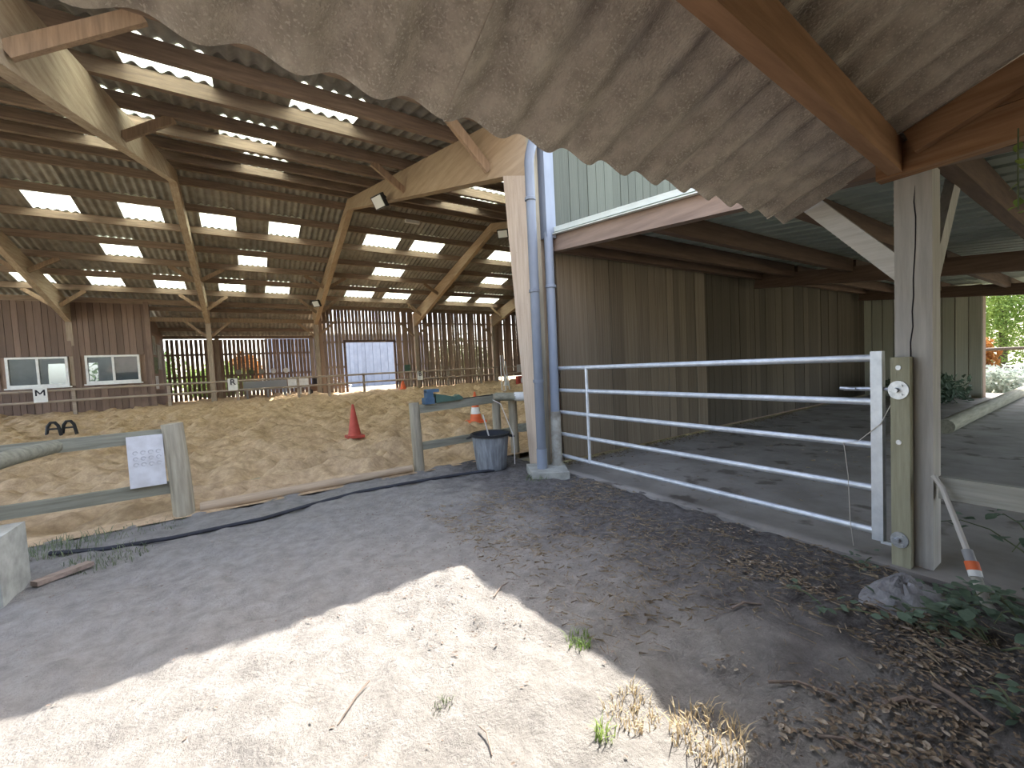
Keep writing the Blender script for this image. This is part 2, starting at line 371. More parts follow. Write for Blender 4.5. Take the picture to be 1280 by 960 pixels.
def fill_row(root, y0, y1, sl, sks, lift):
    """one row of sheets between y0 (upper or near end) and y1; sl = dz/dy"""
    L = math.hypot(y1-y0, sl*(y1-y0)); ang = math.atan(sl)
    z0 = roofz(y0)+lift; marks = []
    for x in sks:
        a = round((x-X0)/PITCH_W); n = 5 if x < 3.1 else 7
        if 0 <= a and a+n <= NW: marks.append((a, n))
    marks.sort(); k = 0
    def put(a, n, sk): place('skylight_sheet' if sk else 'roof_sheet', smesh(n, L, sk), (X0+a*PITCH_W, y0, z0+(.004 if sk else 0)), root, (ang, 0, 0))
    for a, n in marks+[(NW, 0)]:
        while k < a:
            q = min(5, a-k); put(k, q, False); k += q
        if n: put(a, n, True); k = a+n
rf = thing('roof_far', (0, 0, 0)); struct(rf, 'corrugated far slope of the riding hall roof with bright translucent sheets')
rn = thing('roof_near', (0, 0, 0)); struct(rn, 'corrugated near slope of the riding hall roof')
bf = [YA-.02]+[p+.0 for p in PUR_F[:-1]]+[22.55]
bf = [YA, 15.01-.03, 16.18-.03, 17.34-.03, 18.5-.03, 19.69-.03, 20.88-.03, 22.6]
# rows between the purlins; skylight rows lie between purlins 1-2, 3-4 and 5-6
rowsF = [(YA, 13.84), (13.84, 15.01), (15.01, 16.18), (16.18, 17.34), (17.34, 18.5), (18.5, 19.69), (19.69, 20.88), (20.88, 22.55)]
for k, (a, b) in enumerate(rowsF):
    sk = {2: SK_F[1], 4: SK_F[3], 6: SK_F[5]}.get(k, [])
    fill_row(rf, a-.03 if k else a, b+.06, -SL, sk, .004 if k % 2 else 0)
rowsN = [(3.95, 4.85), (4.85, 5.9), (5.9, 6.95), (6.95, 8.25), (8.25, 9.5), (9.5, 10.75), (10.75, 12.0), (12.0, YA)]
for k, (a, b) in enumerate(rowsN):
    sk = {2: SK_N[1], 4: SK_N[3], 6: SK_N[5]}.get(k, [])
    fill_row(rn, a-(.06 if k else 0), b+(.03 if k < 7 else 0), SL, sk, .004 if k % 2 else 0)
for root, PL in ((rf, PUR_F), (rn, PUR_N)):
    for p in PL:
        zz = roofz(p); B((-11.6, p-.04, zz-.2), (18.2, p+.04, zz)).build('purlin', M_purlin, root)
rd = MB().prism([(YA-.28, roofz(YA-.28)+.06), (YA, ZRT+.07), (YA+.28, roofz(YA+.28)+.06), (YA+.28, roofz(YA+.28)+.075), (YA, ZRT+.085), (YA-.28, roofz(YA-.28)+.075)], 'x', -11.6, 18.2).build('ridge_cap', M_sheet, rf)
B((-11.6, 3.93, 4.28), (18.2, 3.965, 4.50)).build('eave_board', M_green, rn)

# ------------------------------------------------------------------ hall: walls
def slat_wall(root, x0, x1, y, z0, z1, pitch, wd, gaps=(), rails=()):
    base = MB().box((-.5, 0, 0), (.5, .022, 1)).mesh('slat', M_slat)
    x = x0; k = 0
    while x < x1-.02:
        za = z0
        for (ga, gb, gz) in gaps:
            if x+wd > ga and x < gb: za = gz
        j = random.uniform(-.004, .004)
        place('slat', base, (x+wd/2+j, y, za), root, (0, random.uniform(-.004, .004), 0), (wd*random.uniform(.96, 1.03), 1, z1-za))
        x += pitch; k += 1
    for z in rails:
        segs = [(x0, x1)]
        for (ga, gb, gz) in gaps:
            if z < gz: segs = [(x0, ga), (gb, x1)]
        for a, b in segs: B((a, y+.022, z-.05), (b, y+.08, z+.05)).build('rail', M_slatrail, root)
wf = thing('wall_far', (3.1, 22.1, .3)); struct(wf, 'dark slatted timber wall along the far side of the arena')
slat_wall(wf, 3.2, 8.0, 22.12, .33, 4.60, .172, .156, gaps=((4.36, 6.86, 2.96),), rails=(.75, 1.65, 2.9, 3.9))
slat_wall(wf, 8.2, 13.0, 22.12, .33, 4.60, .165, .151, rails=(.75, 1.65, 2.9, 3.9))
slat_wall(wf, 13.2, 18.1, 22.12, .62, 4.60, .165, .152, rails=(.9, 1.65, 2.9, 3.9))
B((4.28, 22.05, .3), (4.38, 22.17, 2.9)).build('door_jamb', M_slatrail, wf); B((6.84, 22.05, .3), (6.94, 22.17, 2.9)).build('door_jamb', M_slatrail, wf)
B((4.28, 22.05, 2.88), (6.94, 22.17, 3.0)).build('door_head', M_slatrail, wf)
wa = thing('wall_back', (0, 25.6, .3)); struct(wa, 'widely gapped slat wall at the back of the side aisle')
slat_wall(wa, -3.3, -1.15, 25.6, .33, 3.35, .185, .134, rails=(.7, 1.5, 2.6))
slat_wall(wa, -1.0, 3.3, 25.6, .33, 3.35, .18, .150, rails=(.7, 1.5, 2.6))
for x in (-1.08, 3.25): B((x-.09, 25.5, .3), (x+.09, 25.68, 3.4)).build('post', M_colfar, wa)
slat2 = thing('wall_side', (3.3, 24, .3)); struct(slat2)
mbase = MB().box((0, -.5, 0), (.022, .5, 1)).mesh('slat', M_slat)
for k in range(20): place('slat', mbase, (3.36, 22.3+k*.17, .33), slat2, (0, 0, 0), (1, .128, 3.2))
# aisle roof beyond the far columns
ra = thing('roof_aisle', (0, 24, 3.5)); struct(ra, 'low corrugated roof over the side aisle')
for k in range(8): place('roof_sheet', smesh(5, 4.0, False), (-3.4+k*.9, 22.1, 4.55), ra, (math.atan(-.29), 0, 0))
for y in (22.4, 23.5, 24.6, 25.6): B((-3.3, y-.04, 4.55-.29*(y-22.1)-.16), (3.4, y+.04, 4.55-.29*(y-22.1))).build('purlin', M_purlin, ra)
B((-3.3, 22.06, 3.82), (3.1, 22.14, 4.0)).build('beam', M_brace, ra)
# gable end (out of sight beyond the slatted wall) and near wall behind the lean-to are closed by planks
we = MB().prism([(4.0, 0), (22.3, 0), (22.3, 4.6), (YA, 6.8), (4.0, 4.5)], 'x', 18.2, 18.26).build('wall_end', M_slat); struct(we)
# clubhouse
wc = thing('wall_clubhouse', (-7.4, 22.0, .15)); struct(wc, 'reddish brown vertical plank wall of the clubhouse')
WIN = [(-7.08, -5.52, 1.36, 2.46), (-5.06, -3.50, 1.39, 2.48)]
pb = MB().box((0, 0, 0), (1, .03, 1)).mesh('plank', M_club)
x = -11.6
while x < -3.25:
    wd = random.choice((.16, .19, .21)); wd = min(wd, -3.2-x); yj = 21.97+random.uniform(0, .012); segs = [(.12, 4.60)]
    for a, b, z0, z1 in WIN:
        if x+wd > a+.01 and x < b-.01: segs = [(.12, z0), (z1, 4.60)]
    for z0, z1 in segs: place('plank', pb, (x, yj, z0), wc, (0, 0, 0), (wd-.012, 1, z1-z0))
    x += wd
B((-11.6, 22.03, .1), (-7.08, 22.10, 4.60)).build('backing', M_slat, wc); B((-5.52, 22.03, .1), (-5.06, 22.10, 4.60)).build('backing', M_slat, wc)
B((-3.5, 22.03, .1), (-3.2, 22.10, 4.60)).build('backing', M_slat, wc)
for a, b, z0, z1 in WIN:
    B((a, 22.03, .1), (b, 22.10, z0)).build('backing', M_slat, wc); B((a, 22.03, z1), (b, 22.10, 4.60)).build('backing', M_slat, wc)
B((-3.24, 21.92, .12), (-3.08, 22.12, 4.60)).build('corner_post', M_club, wc)
B((-3.24, 22.12, .12), (-3.18, 25.7, 4.0)).build('side_wall', M_club, wc)
bw = MB()
for a, b in ((-11.6, -7.05), (-6.45, -5.88), (-5.5, -3.24)): bw.box((a, 25.6, .1), (b, 25.7, 2.9))
for a, b in ((-7.05, -6.45), (-5.88, -5.5)): bw.box((a, 25.6, .1), (b, 25.7, 1.35)); bw.box((a, 25.6, 2.35), (b, 25.7, 2.9))
bw.build('back_wall', M_poster, wc)
B((-11.6, 22.1, 2.85), (-3.24, 25.7, 2.92)).build('inner_ceiling', M_poster, wc)
for k, (a, b, z0, z1) in enumerate(WIN):
    wn = thing('window_%d' % (k+1), (a, 21.95, z0)); struct(wn, 'white framed clubhouse window ' + ('behind the letter M' if k == 0 else 'beside the slatted aisle'))
    f = MB(); e = .07
    f.box((a, 21.93, z0), (b, 22.04, z0+e+.03)); f.box((a, 21.93, z1-e), (b, 22.04, z1)); f.box((a, 21.93, z0+e+.03), (a+e, 22.04, z1-e)); f.box((b-e, 21.93, z0+e+.03), (b, 22.04, z1-e))
    f.build('window_frame', M_white, wn); mid = (a+b)/2
    B((mid-.035, 21.935, z0+e+.03), (mid+.035, 22.03, z1-e)).build('mullion', M_white, wn)
    B((a+e, 21.98, z0+e+.03), (mid-.035, 21.99, z1-e)).build('pane', M_glass, wn); B((mid+.035, 21.98, z0+e+.03), (b-e, 21.99, z1-e)).build('pane', M_glass, wn)
    B((a-.06, 21.88, z0-.05), (b+.06, 22.0, z0)).build('window_sill', M_white, wn)

# ------------------------------------------------------------------ lean-to
wl = thing('wall_lean_to', (3.42, 4.1, 0)); struct(wl, 'brown vertical plank wall behind the galvanised gate')
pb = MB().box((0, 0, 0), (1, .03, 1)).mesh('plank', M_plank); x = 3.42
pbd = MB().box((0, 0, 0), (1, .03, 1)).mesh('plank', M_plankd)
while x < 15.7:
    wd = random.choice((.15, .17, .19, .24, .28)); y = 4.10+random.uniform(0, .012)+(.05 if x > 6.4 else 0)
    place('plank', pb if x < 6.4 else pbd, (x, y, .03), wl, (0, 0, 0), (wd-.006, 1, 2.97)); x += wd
B((3.42, 4.18, 0), (15.7, 4.22, 3.0)).build('backing', M_slat, wl)
wg = thing('wall_upper', (3.4, 4.02, 2.9)); struct(wg, 'grey green vertical cladding above the lean-to roof')
pb = MB().box((0, 0, 0), (1, .025, 1)).mesh('plank', M_green); x = 3.30
while x < 8.2:
    wd = .157; place('plank', pb, (x, 3.99+random.uniform(0, .01), 2.75), wg, (0, 0, 0), (wd-.008, 1, 1.75)); x += wd
B((3.3, 4.03, 2.7), (18.2, 4.08, 4.5)).build('backing', M_slat, wg)
def lz(y): return 2.66+.112*(y-3.95)        # underside of the front beam
rl = thing('roof_lean_to', (3.3, 0, 2.3)); struct(rl, 'ribbed metal roof of the lean-to on dark timber')
# ribbed metal sheets, ribs down the slope (one sheet a metre wide)
def rib_mesh(L):
    mb = MB(); prof = []
    for k in range(4): x_ = k*.25; prof += [(x_, 0), (x_+.17, 0), (x_+.178, .055), (x_+.235, .055)]
    prof.append((1.0, 0)); n = len(prof)
    vs_ = [(a, y, b+t_) for t_ in (0, .004) for y in (0, L) for a, b in prof]
    fs = []
    for k in range(n-1): fs += [(k, n+k, n+k+1, k+1), (2*n+k, 2*n+k+1, 3*n+k+1, 3*n+k), (k, k+1, 2*n+k+1, 2*n+k), (n+k, 3*n+k, 3*n+k+1, n+k+1)]
    mb.add(vs_, fs); return mb.mesh('roof_sheet', M_tin)
rm = rib_mesh(8.0*math.hypot(1, .112))
for k in range(13): place('roof_sheet', rm, (3.2+k*1.0, -3.98, lz(-3.98)+.21), rl, (math.atan(.112), 0, 0))
for y, xe in ((3.9, 15.6), (3.37, 15.6), (2.55, 15.6), (1.54, 15.6), (.62, 15.6), (-.5, 15.6), (-1.6, 15.6), (-2.8, 15.6)):
    z1 = lz(y)+.205
    B((3.36, y-.04, z1-.2), (8.14, y+.04, z1)).build('purlin', M_darkx, rl); B((8.26, y-.04, z1-.2), (xe, y+.04, z1)).build('purlin', M_darkx, rl)
MB().bar((3.3, 3.97, lz(3.97)+.10), (3.3, .62, lz(.62)+.10), .10, .195).build('front_beam', M_pinkbeam, rl)
MB().bar((3.3, .62, lz(.62)+.10), (3.3, -3.9, lz(-3.9)+.10), .10, .195).build('front_beam', M_pinkbeam, rl)
MB().bar((8.2, 4.0, lz(4.0)-.03), (8.2, -3.9, lz(-3.9)-.03), .12, .24).build('cross_beam', M_darky, rl)
MB().bar((13.4, 4.0, lz(4.0)-.03), (13.4, -3.9, lz(-3.9)-.03), .12, .24).build('cross_beam', M_darky, rl)
tr = MB(); tr.bar((3.22, 3.97, lz(3.97)+.225), (3.22, -3.9, lz(-3.9)+.225), .018, .075); tr.bar((3.29, 3.97, lz(3.97)+.268), (3.29, -3.9, lz(-3.9)+.268), .16, .014)
tr.bar((3.20, 3.97, lz(3.97)+.19), (3.20, -3.9, lz(-3.9)+.19), .05, .010)
tr.build('verge_trim', M_trim, rl)
# posts
t = thing('timber_post', (3.32, .72, 0), 'pale cracked timber post carrying the beams at the gate', 'post')
MB().box((3.24, .645, 0), (3.40, .805, 2.30)).build('shaft', M_post, t)
cr = MB(); pts = [(3.238, .725+random.uniform(-.006, .006)+.012*math.sin(z*2), z) for z in np.linspace(.35, 2.2, 22)]
cr.tube(pts, [.0005]+[.0028]*20+[.0005], 4); cr.build('crack', M_ink, t)
MB().bar((3.3, .745, 1.69), (3.3, 1.32, 2.38), .105, .05, (1, 0, 0)).build('brace', M_whitebrace, t)
MB().bar((3.40, .68, 1.72), (3.92, .68, 2.36), .05, .12).build('brace', M_post, t)
for (px, py, lab) in ((8.2, 1.78, 'dark timber post inside the lean-to behind the gate post'), (8.2, -3.7, 'dark timber post at the outer side of the lean-to'), (3.32, -3.7, 'timber post at the outer corner of the lean-to')):
    t = thing('timber_post', (px, py, 0), lab, 'post'); B((px-.07, py-.07, 0), (px+.07, py+.07, lz(py)-.02)).build('shaft', M_darky, t)
    MB().bar((px+.07, py, 1.45), (px+.6, py, lz(py)+.1), .05, .1).build('brace', M_darkx, t)
# end wall of pale planks
wp = thing('wall_pale', (14.2, 3.0, 0)); struct(wp, 'pale weathered plank wall at the far end of the lean-to')
pb = MB().box((0, 0, 0), (.03, 1, 1)).mesh('plank', M_pale); y = 2.02
while y < 4.05: place('plank', pb, (14.2+random.uniform(0, .012), y, .0), wp, (0, 0, 0), (1, .205, 2.62)); y += .22
B((14.60, 2.02, 0), (14.3, 4.1, 2.6)).build('backing', M_slat, wp)
t = B((3.27, -2.5, .42), (3.31, .63, .545)).build('side_board', M_board, None, (3.29, -.9, .42)); tag(t, 'pale plank rail fixed low on the post beside the brambles', 'board')
lg = MB().tube([(8.4, 1.55, .105), (11, 1.55, .105), (15.5, 1.52, .105)], .105, 14).build('timber_pole', M_fence, None, (9, 1.64, 0)); tag(lg, 'long round timber pole lying on the concrete floor', 'pole')

# ------------------------------------------------------------------ porch roof overhead
PP = .2375; PY, PZ, PS = 1.40, 2.20, .36
pr = thing('roof_porch', (0, 0, 2.4)); struct(pr, 'pale corrugated fibre cement porch roof overhead')
pm = sheet_mesh('roof_sheet', 5, PP, .058, 6.6, .009, M_porch, seg=12, nl=6, lap=5)  # sheets lengthened out of view behind the camera to darken the yard
ang = math.atan(PS)
for k in range(-4, 6):
    x0 = .655+PP*5*(k-4)+.003*k
    # local y runs from the eave edge up towards the camera side
    o = place('roof_sheet', pm, (x0, PY, PZ+.004*(k % 2)), pr, (0, 0, 0))
    o.matrix_local = Matrix.Translation(Vector((x0, PY, PZ+.006*(k % 2)))-Vector((0, 0, 2.4))) @ Matrix(((1, 0, 0, 0), (0, -math.cos(ang), -math.sin(ang), 0), (0, math.sin(ang), -math.cos(ang), 0), (0, 0, 0, 1))) @ Matrix.Diagonal((1, 1, -1, 1))
# extra narrow sheet closes the verge
pm2 = sheet_mesh('roof_sheet', 1, PP, .058, 6.6, .009, M_porch, seg=12, nl=6)
x0 = .655+PP*10
o = place('roof_sheet', pm2, (x0, PY, PZ), pr)
o.matrix_local = Matrix.Translation(Vector((x0, PY, PZ))-Vector((0, 0, 2.4))) @ Matrix(((1, 0, 0, 0), (0, -math.cos(ang), -math.sin(ang), 0), (0, math.sin(ang), -math.cos(ang), 0), (0, 0, 0, 1))) @ Matrix.Diagonal((1, 1, -1, 1))
def pz(y): return PZ+PS*(PY-y)
MB().bar((-8.4, .215, 2.362), (3.3, .783, 2.362), .062, .185).build('beam', M_orange, pr)
for yb in (-1.1, -2.9, -4.6):
    B((-8.4, yb-.04, pz(yb)-.2), (3.24, yb+.04, pz(yb)-.015)).build('beam', M_orange, pr)
MB().bar((3.19, .86, 2.345), (3.19, -4.6, 2.345), .09, .17).build('cross_beam', M_orangey, pr)
MB().bar((3.10, .70, pz(.70)-.06), (3.10, -4.6, pz(-4.6)-.06), .06, .13).build('verge_rafter', M_orangey, pr)

for k in range(9):      # horizontal boards closing the gable between the cross beam and the sloping sheets
    z0, z1 = 2.435+k*.21, 2.435+k*.21+.205
    ya_, yb_ = PY-(z0+.05-PZ)/PS, PY-(z1+.05-PZ)/PS
    MB().prism([(-4.75, z0), (ya_, z0), (yb_, z1), (-4.75, z1)], 'x', 3.15, 3.175).build('gable_board', M_orangey, pr)
wb = thing('wall_behind_blocker', (-2.6, -4.75, 0)); struct(wb, 'unseen plank wall added behind the viewer to darken the yard')  # unseen wall added to keep sky light off the yard
pbk = MB().box((0, 0, 0), (1, .03, 1)).mesh('plank', M_club)
for k in range(46): place('plank', pbk, (-8.4+k*.253, -4.8, -.05), wb, (0, 0, 0), (.247, 1, 4.42))
B((-8.4, -4.86, -.05), (3.24, -4.8, 4.4)).build('backing', M_slat, wb)
MB().prism([(-4.8, -.05), (.3, -.05), (.3, pz(.3)-.1), (-4.8, pz(-4.8)-.1)], 'x', -8.46, -8.4).build('end_blocker', M_slat, wb)  # unseen closure added to cut light entering under the porch from the left

# ------------------------------------------------------------------ downpipes, slab
dp = thing('downpipe', (2.9, 3.88, .05), 'dark grey downpipe with an elbow beside the tapered column', 'downpipe')
MB().tube([(3.02, 3.90, 4.28), (3.02, 3.90, 4.02), (2.995, 3.895, 3.93), (2.92, 3.885, 3.72), (2.90, 3.88, 3.62), (2.885, 3.87, 2.0), (2.87, 3.86, .06)], .056, 14).build('pipe', M_pvc, dp)
for z in (3.2, 2.15, 1.1): MB().lathe((2.882+.003*(z-2), 3.872, z-.02), [(.057, 0), (.064, .005), (.064, .035), (.057, .04)], 16).build('collar', M_pvc, dp)
MB().tube([(2.8705, 3.861, .02), (2.873, 3.862, .30)], .063, 14).build('sleeve', M_pvcl, dp)
dp = thing('downpipe', (3.12, 3.88, .02), 'pale blue grey pipe running down between the column and the plank wall', 'downpipe')
MB().tube([(3.15, 3.9, 2.86), (3.13, 3.88, 1.7), (3.11, 3.87, .7)], .055, 14).build('pipe', M_pvcl, dp)
MB().tube([(3.111, 3.87, .72), (3.10, 3.86, .0)], .064, 14).build('sleeve', M_pvcd, dp)
MB().lathe((3.14, 3.885, 2.2), [(.056, 0), (.066, .005), (.066, .035), (.056, .04)], 16).build('collar', M_pvcl, dp)
cb = B((3.10, 3.86, 2.80), (3.24, 3.99, 4.30)).build('corner_board', M_pvcl, None, (3.17, 3.92, 2.8)); tag(cb, 'pale blue grey corner board above the lean-to beam end', 'corner board')
cs = B((2.965, 3.935, .0), (3.06, 4.012, 4.1)).build('side_post', M_fencez, None, (3.0, 4.0, 0)); tag(cs, 'narrow timber post squeezed between the two downpipes', 'post')
sl = MB().prism([(2.62, 3.72), (2.98, 3.50), (3.24, 3.92), (2.85, 4.16)], 'z', -.05, .07).build('footing_slab', M_block, None, (2.9, 3.85, 0)); tag(sl, 'low concrete slab under the downpipes', 'slab')
ft = MB().prism([(-1.72, 3.70), (-1.30, 3.70), (-1.30, 4.08), (-1.72, 4.08)], 'z', -.05, .42).build('footing_block', M_block, None, (-1.5, 3.8, 0)); tag(ft, 'grey concrete column footing at the left edge', 'footing')

# ------------------------------------------------------------------ gate
gt = thing('field_gate', (3.22, 2.45, .1), 'galvanised five bar field gate closing the lean-to', 'gate')
GX, GL, GR = 3.21, 4.075, .885
for k in range(5):
    z = .165+k*(1.235-.165)/4
    MB().tube([(GX, GL, z), (GX, GR, z)], .0225, 12).build('bar', M_galv, gt)
B((GX-.028, GR-.035, .115), (GX+.028, GR+.02, 1.275)).build('stile', M_galv, gt)
MB().tube([(GX, GL, .13), (GX, GL, 1.26)], .022, 10).build('stile', M_galv, gt)
MB().tube([(GX-.01, 3.40, .15), (GX-.01, 3.40, 1.23)], .017, 8).build('brace_upright', M_galv, gt)
lt = MB().tube([(GX, GR+.16, 1.045), (GX, GR-.13, 1.045)], .013, 8).build('latch_bolt', M_zinc, gt)
MB().tube([(GX-.03, GR+.09, 1.045), (GX-.03, GR+.17, 1.05)], .011, 8).build('handle', M_zinc, lt)
MB().box((GX-.02, GR-.15, .10), (GX+.02, GR-.02, .118)).build('hinge_strap', M_galv, gt)
wr = [(GX-.03, GR-.1, 1.02), (GX-.035, GR-.03, .84), (GX-.035, GR+.08, .72), (GX-.03, GR+.155, .70), (GX-.045, GR+.13, .5), (GX-.05, GR+.12, .2), (GX-.05, GR+.105, .05)]
w_ = MB().tube(wr, .0025, 5).build('wire', M_rope, None, wr[-1]); tag(w_, 'thin wire dangling from the gate latch', 'wire')
cord = [(3.14, 4.10, .78), (3.13, 4.14, .74), (3.13, 4.13, .66), (3.15, 4.09, .62), (3.14, 4.08, .5), (3.14, 4.1, .38), (3.16, 4.07, .30)]
w_ = MB().tube(cord, .006, 6).build('cord', M_rope, None, cord[-1]); tag(w_, 'pale cord tying the gate to the downpipe', 'cord')
gp = thing('gate_post', (3.20, .76, 0), 'short greenish timber gate post with bolted hinge plates', 'gate post')
B((3.165, .725, -.02), (3.235, .808, 1.235)).build('shaft', M_gpost, gp)
def disc(c, r, th, parent, name, m):
    cx, cy_, cz = c; mb = MB(); n = 18
    mb.add([(cx-th*s, cy_+r*math.cos(2*math.pi*k/n), cz+r*1.18*math.sin(2*math.pi*k/n)) for s in (0, 1) for k in range(n)],
           [tuple(range(n)), tuple(range(2*n-1, n-1, -1))]+[(k, (k+1) % n, n+(k+1) % n, n+k) for k in range(n)])
    return mb.build(name, m, parent)
for z, r in ((1.045, .046), (.16, .04)):
    d = disc((3.165, .772, z), r, .008, gp, 'hinge_plate', M_zinc)
    MB().tube([(3.157, .78, z), (3.12, .78, z)], .014, 8).build('bolt', M_zinc, d)
    for a in (0, 2.1, 4.2): MB().tube([(3.158, .772+.028*math.cos(a), z+.03*math.sin(a)), (3.148, .772+.028*math.cos(a), z+.03*math.sin(a))], .007, 6).build('bolt', M_zinc, d)
for z in (1.175, .74): disc((3.165, .772, z), .012, .006, gp, 'screw', M_zinc)

# ------------------------------------------------------------------ arena kickboard fence in front
fe = thing('rail_fence', (-.6, 5.13, 0), 'weathered timber fence with a white panel at the left of the arena', 'fence')
MB().tube([(-.585, 5.13, -.1), (-.60, 5.13, .45), (-.625, 5.13, .90)], [.088, .088, .086], 14).build('post', M_fencez, fe)
MB().tube([(-3.6, 5.15, -.1), (-3.6, 5.15, .9)], .085, 12).build('post', M_fencez, fe)
MB().bar((-.66, 5.15, .80), (-3.6, 5.17, .775), .05, .115).build('rail', M_fence, fe)
MB().bar((-.66, 5.15, .285), (-3.6, 5.17, .29), .05, .115).build('rail', M_fence, fe)
MB().tube([(-1.40, 5.06, .80), (-1.50, 4.6, .80), (-1.62, 3.98, .78)], [.055, .06, .065], 14).build('log_rail', M_fence, fe)
sg = thing('panel_sign', (-.83, 5.09, .33), 'faded white panel fixed to the left fence post', 'sign')
B((-.955, 5.085, .335), (-.695, 5.105, .815)).build('panel', M_whitesign, sg)
for r in range(3):
    for k in range(4):
        cx = -.90+k*.055; cz = .66-.055*r
        MB().tube([(cx+.017*math.cos(a), 5.083, cz+.017*math.sin(a)) for a in np.linspace(0, 5.2, 9)], .003, 4).build('print', M_print, sg)
fe = thing('rail_fence', (1.81, 5.13, 0), 'timber fence behind the bucket beside the hall column', 'fence')
MB().tube([(1.825, 5.13, -.1), (1.80, 5.13, .88)], [.070, .066], 14).build('post', M_fencez, fe)
MB().tube([(3.04, 5.15, -.1), (3.04, 5.15, .9)], .062, 14).build('post', M_fencez, fe)
MB().tube([(3.33, 5.13, -.1), (3.31, 5.13, .86)], .065, 14).build('post', M_fencez, fe)
MB().bar((1.80, 5.14, .79), (3.08, 5.16, .83), .07, .11).build('rail', M_fence, fe)
MB().bar((1.80, 5.16, .30), (3.3, 5.17, .32), .05, .10).build('rail', M_fence, fe)
MB().tube([(3.0, 5.10, .86), (3.30, 4.90, .845)], .060, 12).build('log_rail', M_fence, fe)
MB().tube([(3.24, 4.95, .85), (3.62, 4.62, .835)], .066, 14).build('white_sleeve', M_white, fe)
MB().bar((3.36, 5.10, .36), (3.9, 4.7, .40), .05, .12).build('rail', M_fence, fe)
lg = MB().tube([(-.46, 5.13, .035), (.6, 5.12, .04), (1.72, 5.11, .045)], [.055, .052, .045], 12).build('ground_log', M_logx, None, (.6, 5.12, 0)); tag(lg, 'long peeled log lying along the arena edge', 'log')
hz = [(-1.36, 4.62), (-1.02, 4.44), (-.59, 4.35), (.05, 4.36), (.5, 4.5), (.95, 4.6), (1.45, 4.56), (1.95, 4.50), (2.3, 4.42), (2.6, 4.32)]
hp = []
for a in range(len(hz)-1):
    for t_ in np.linspace(0, 1, 4)[:-1]: hp.append((hz[a][0]*(1-t_)+hz[a+1][0]*t_, hz[a][1]*(1-t_)+hz[a+1][1]*t_, .02))
ho = MB().tube(hp, .017, 8).build('water_hose', M_hose, None, (.6, 4.5, 0)); tag(ho, 'black hose lying across the yard in front of the fence', 'hose')

bp_ = MB().bar((-1.24, 3.92, .035), (-1.02, 4.12, .03), .07, .03).build('loose_board', M_twig, None, (-1.13, 4.0, .02)); tag(bp_, 'short dark board lying beside the concrete footing', 'board')
# bucket
bx_, by_ = 2.56, 4.52
bk = thing('bucket', (bx_, by_, 0), 'scuffed grey black rubber bucket in front of the fence', 'bucket')
MB().lathe((bx_, by_, .0), [(.0, .005), (.185, .005), (.19, .02), (.235, .44)], 28).build('body', M_bucket, bk)
MB().lathe((bx_, by_, .0), [(.0, .05), (.178, .05), (.226, .445)], 28).build('inside', M_bucketin, bk)
MB().lathe((bx_, by_, .0), [(.233, .425), (.254, .43), (.256, .455), (.240, .462), (.225, .445)], 28).build('rim', M_black, bk)
for s in (-1, 1):
    MB().tube([(bx_+s*.24*.83-.05*.55, by_-s*.24*.55-.05*.83, .42), (bx_+s*.30*.83, by_-s*.30*.55, .40), (bx_+s*.24*.83+.05*.55, by_-s*.24*.55+.05*.83, .42)], .012, 8).build('handle', M_black, bk)
st = MB().tube([(2.60, 4.50, .08), (2.53, 4.50, .42), (2.46, 4.50, .70)], .009, 8).build('stick', M_rope, None, (2.6, 4.5, .08)); tag(st, 'pale stick standing in the bucket', 'stick')
st = MB().tube([(2.94, 5.06, .82), (2.80, 4.62, .80), (2.78, 4.33, .44), (2.775, 4.30, .28), (2.77, 4.30, .06)], .006, 6).build('string', M_rope, None, (2.78, 4.3, .06)); tag(st, 'thin string hanging from the fence in front of the bucket', 'string')
# things lying on the rail
bb = thing('plastic_clamp', (1.98, 5.12, .85), 'blue plastic jump cup resting on the fence rail', 'jump cup')
B((1.93, 5.06, .848), (2.06, 5.18, .93)).build('base', M_blue, bb); B((1.96, 5.07, .93), (2.05, 5.17, 1.02)).build('neck', M_blue, bb); B((1.96, 5.06, 1.00), (2.13, 5.17, 1.04)).build('arm', M_blue, bb)
bb = thing('plastic_tray', (2.25, 5.14, .86), 'dark green plastic holder lying on the fence rail', 'holder')
MB().prism([(2.09, .855), (2.30, .862), (2.48, .872), (2.48, .90), (2.42, .94), (2.36, .91), (2.28, .935), (2.09, .975)], 'y', 5.08, 5.19).build('body', M_dgreen, bb)
wh = MB().tube([(2.45, 5.12, .87), (2.75, 5.13, .885), (2.98, 5.13, .89)], [.007, .006, .012], 6).build('riding_whip', M_black, None, (2.7, 5.13, .87)); tag(wh, 'thin dark riding whip lying on the fence rail', 'whip')

# ------------------------------------------------------------------ cones and arena things
def cone(x, y, h, r, m, label, bands=()):
    z = float(sand_z(np.array(y)))+.0
    t = thing('traffic_cone', (x, y, z), label, 'cone')
    B((x-r*1.25, y-r*1.25, z-.02), (x+r*1.25, y+r*1.25, z+.03)).build('base', m, t)
    b = MB().lathe((x, y, z+.03), [(r, 0), (r*.93, .03), (.022, h-.04), (.018, h-.03), (0, h-.03)], 20).build('body', m, t)
    for a, c_ in bands:
        ra_ = r*.93+(.022-r*.93)*(a-.03)/(h-.07); rb_ = r*.93+(.022-r*.93)*(c_-.03)/(h-.07)
        MB().lathe((x, y, z+.03), [(ra_+.003, a), (rb_+.003, c_)], 20).build('band', M_white, t)
cone(1.72, 8.40, .63, .125, M_red, 'plain faded red cone standing alone on the sand')
cone(4.34, 8.28, .68, .145, M_orangec, 'orange cone with a white band behind the bucket', ((.15, .30),))
cone(11.0, 17.5, .62, .14, M_white, 'pale cone far off in front of the slatted wall')
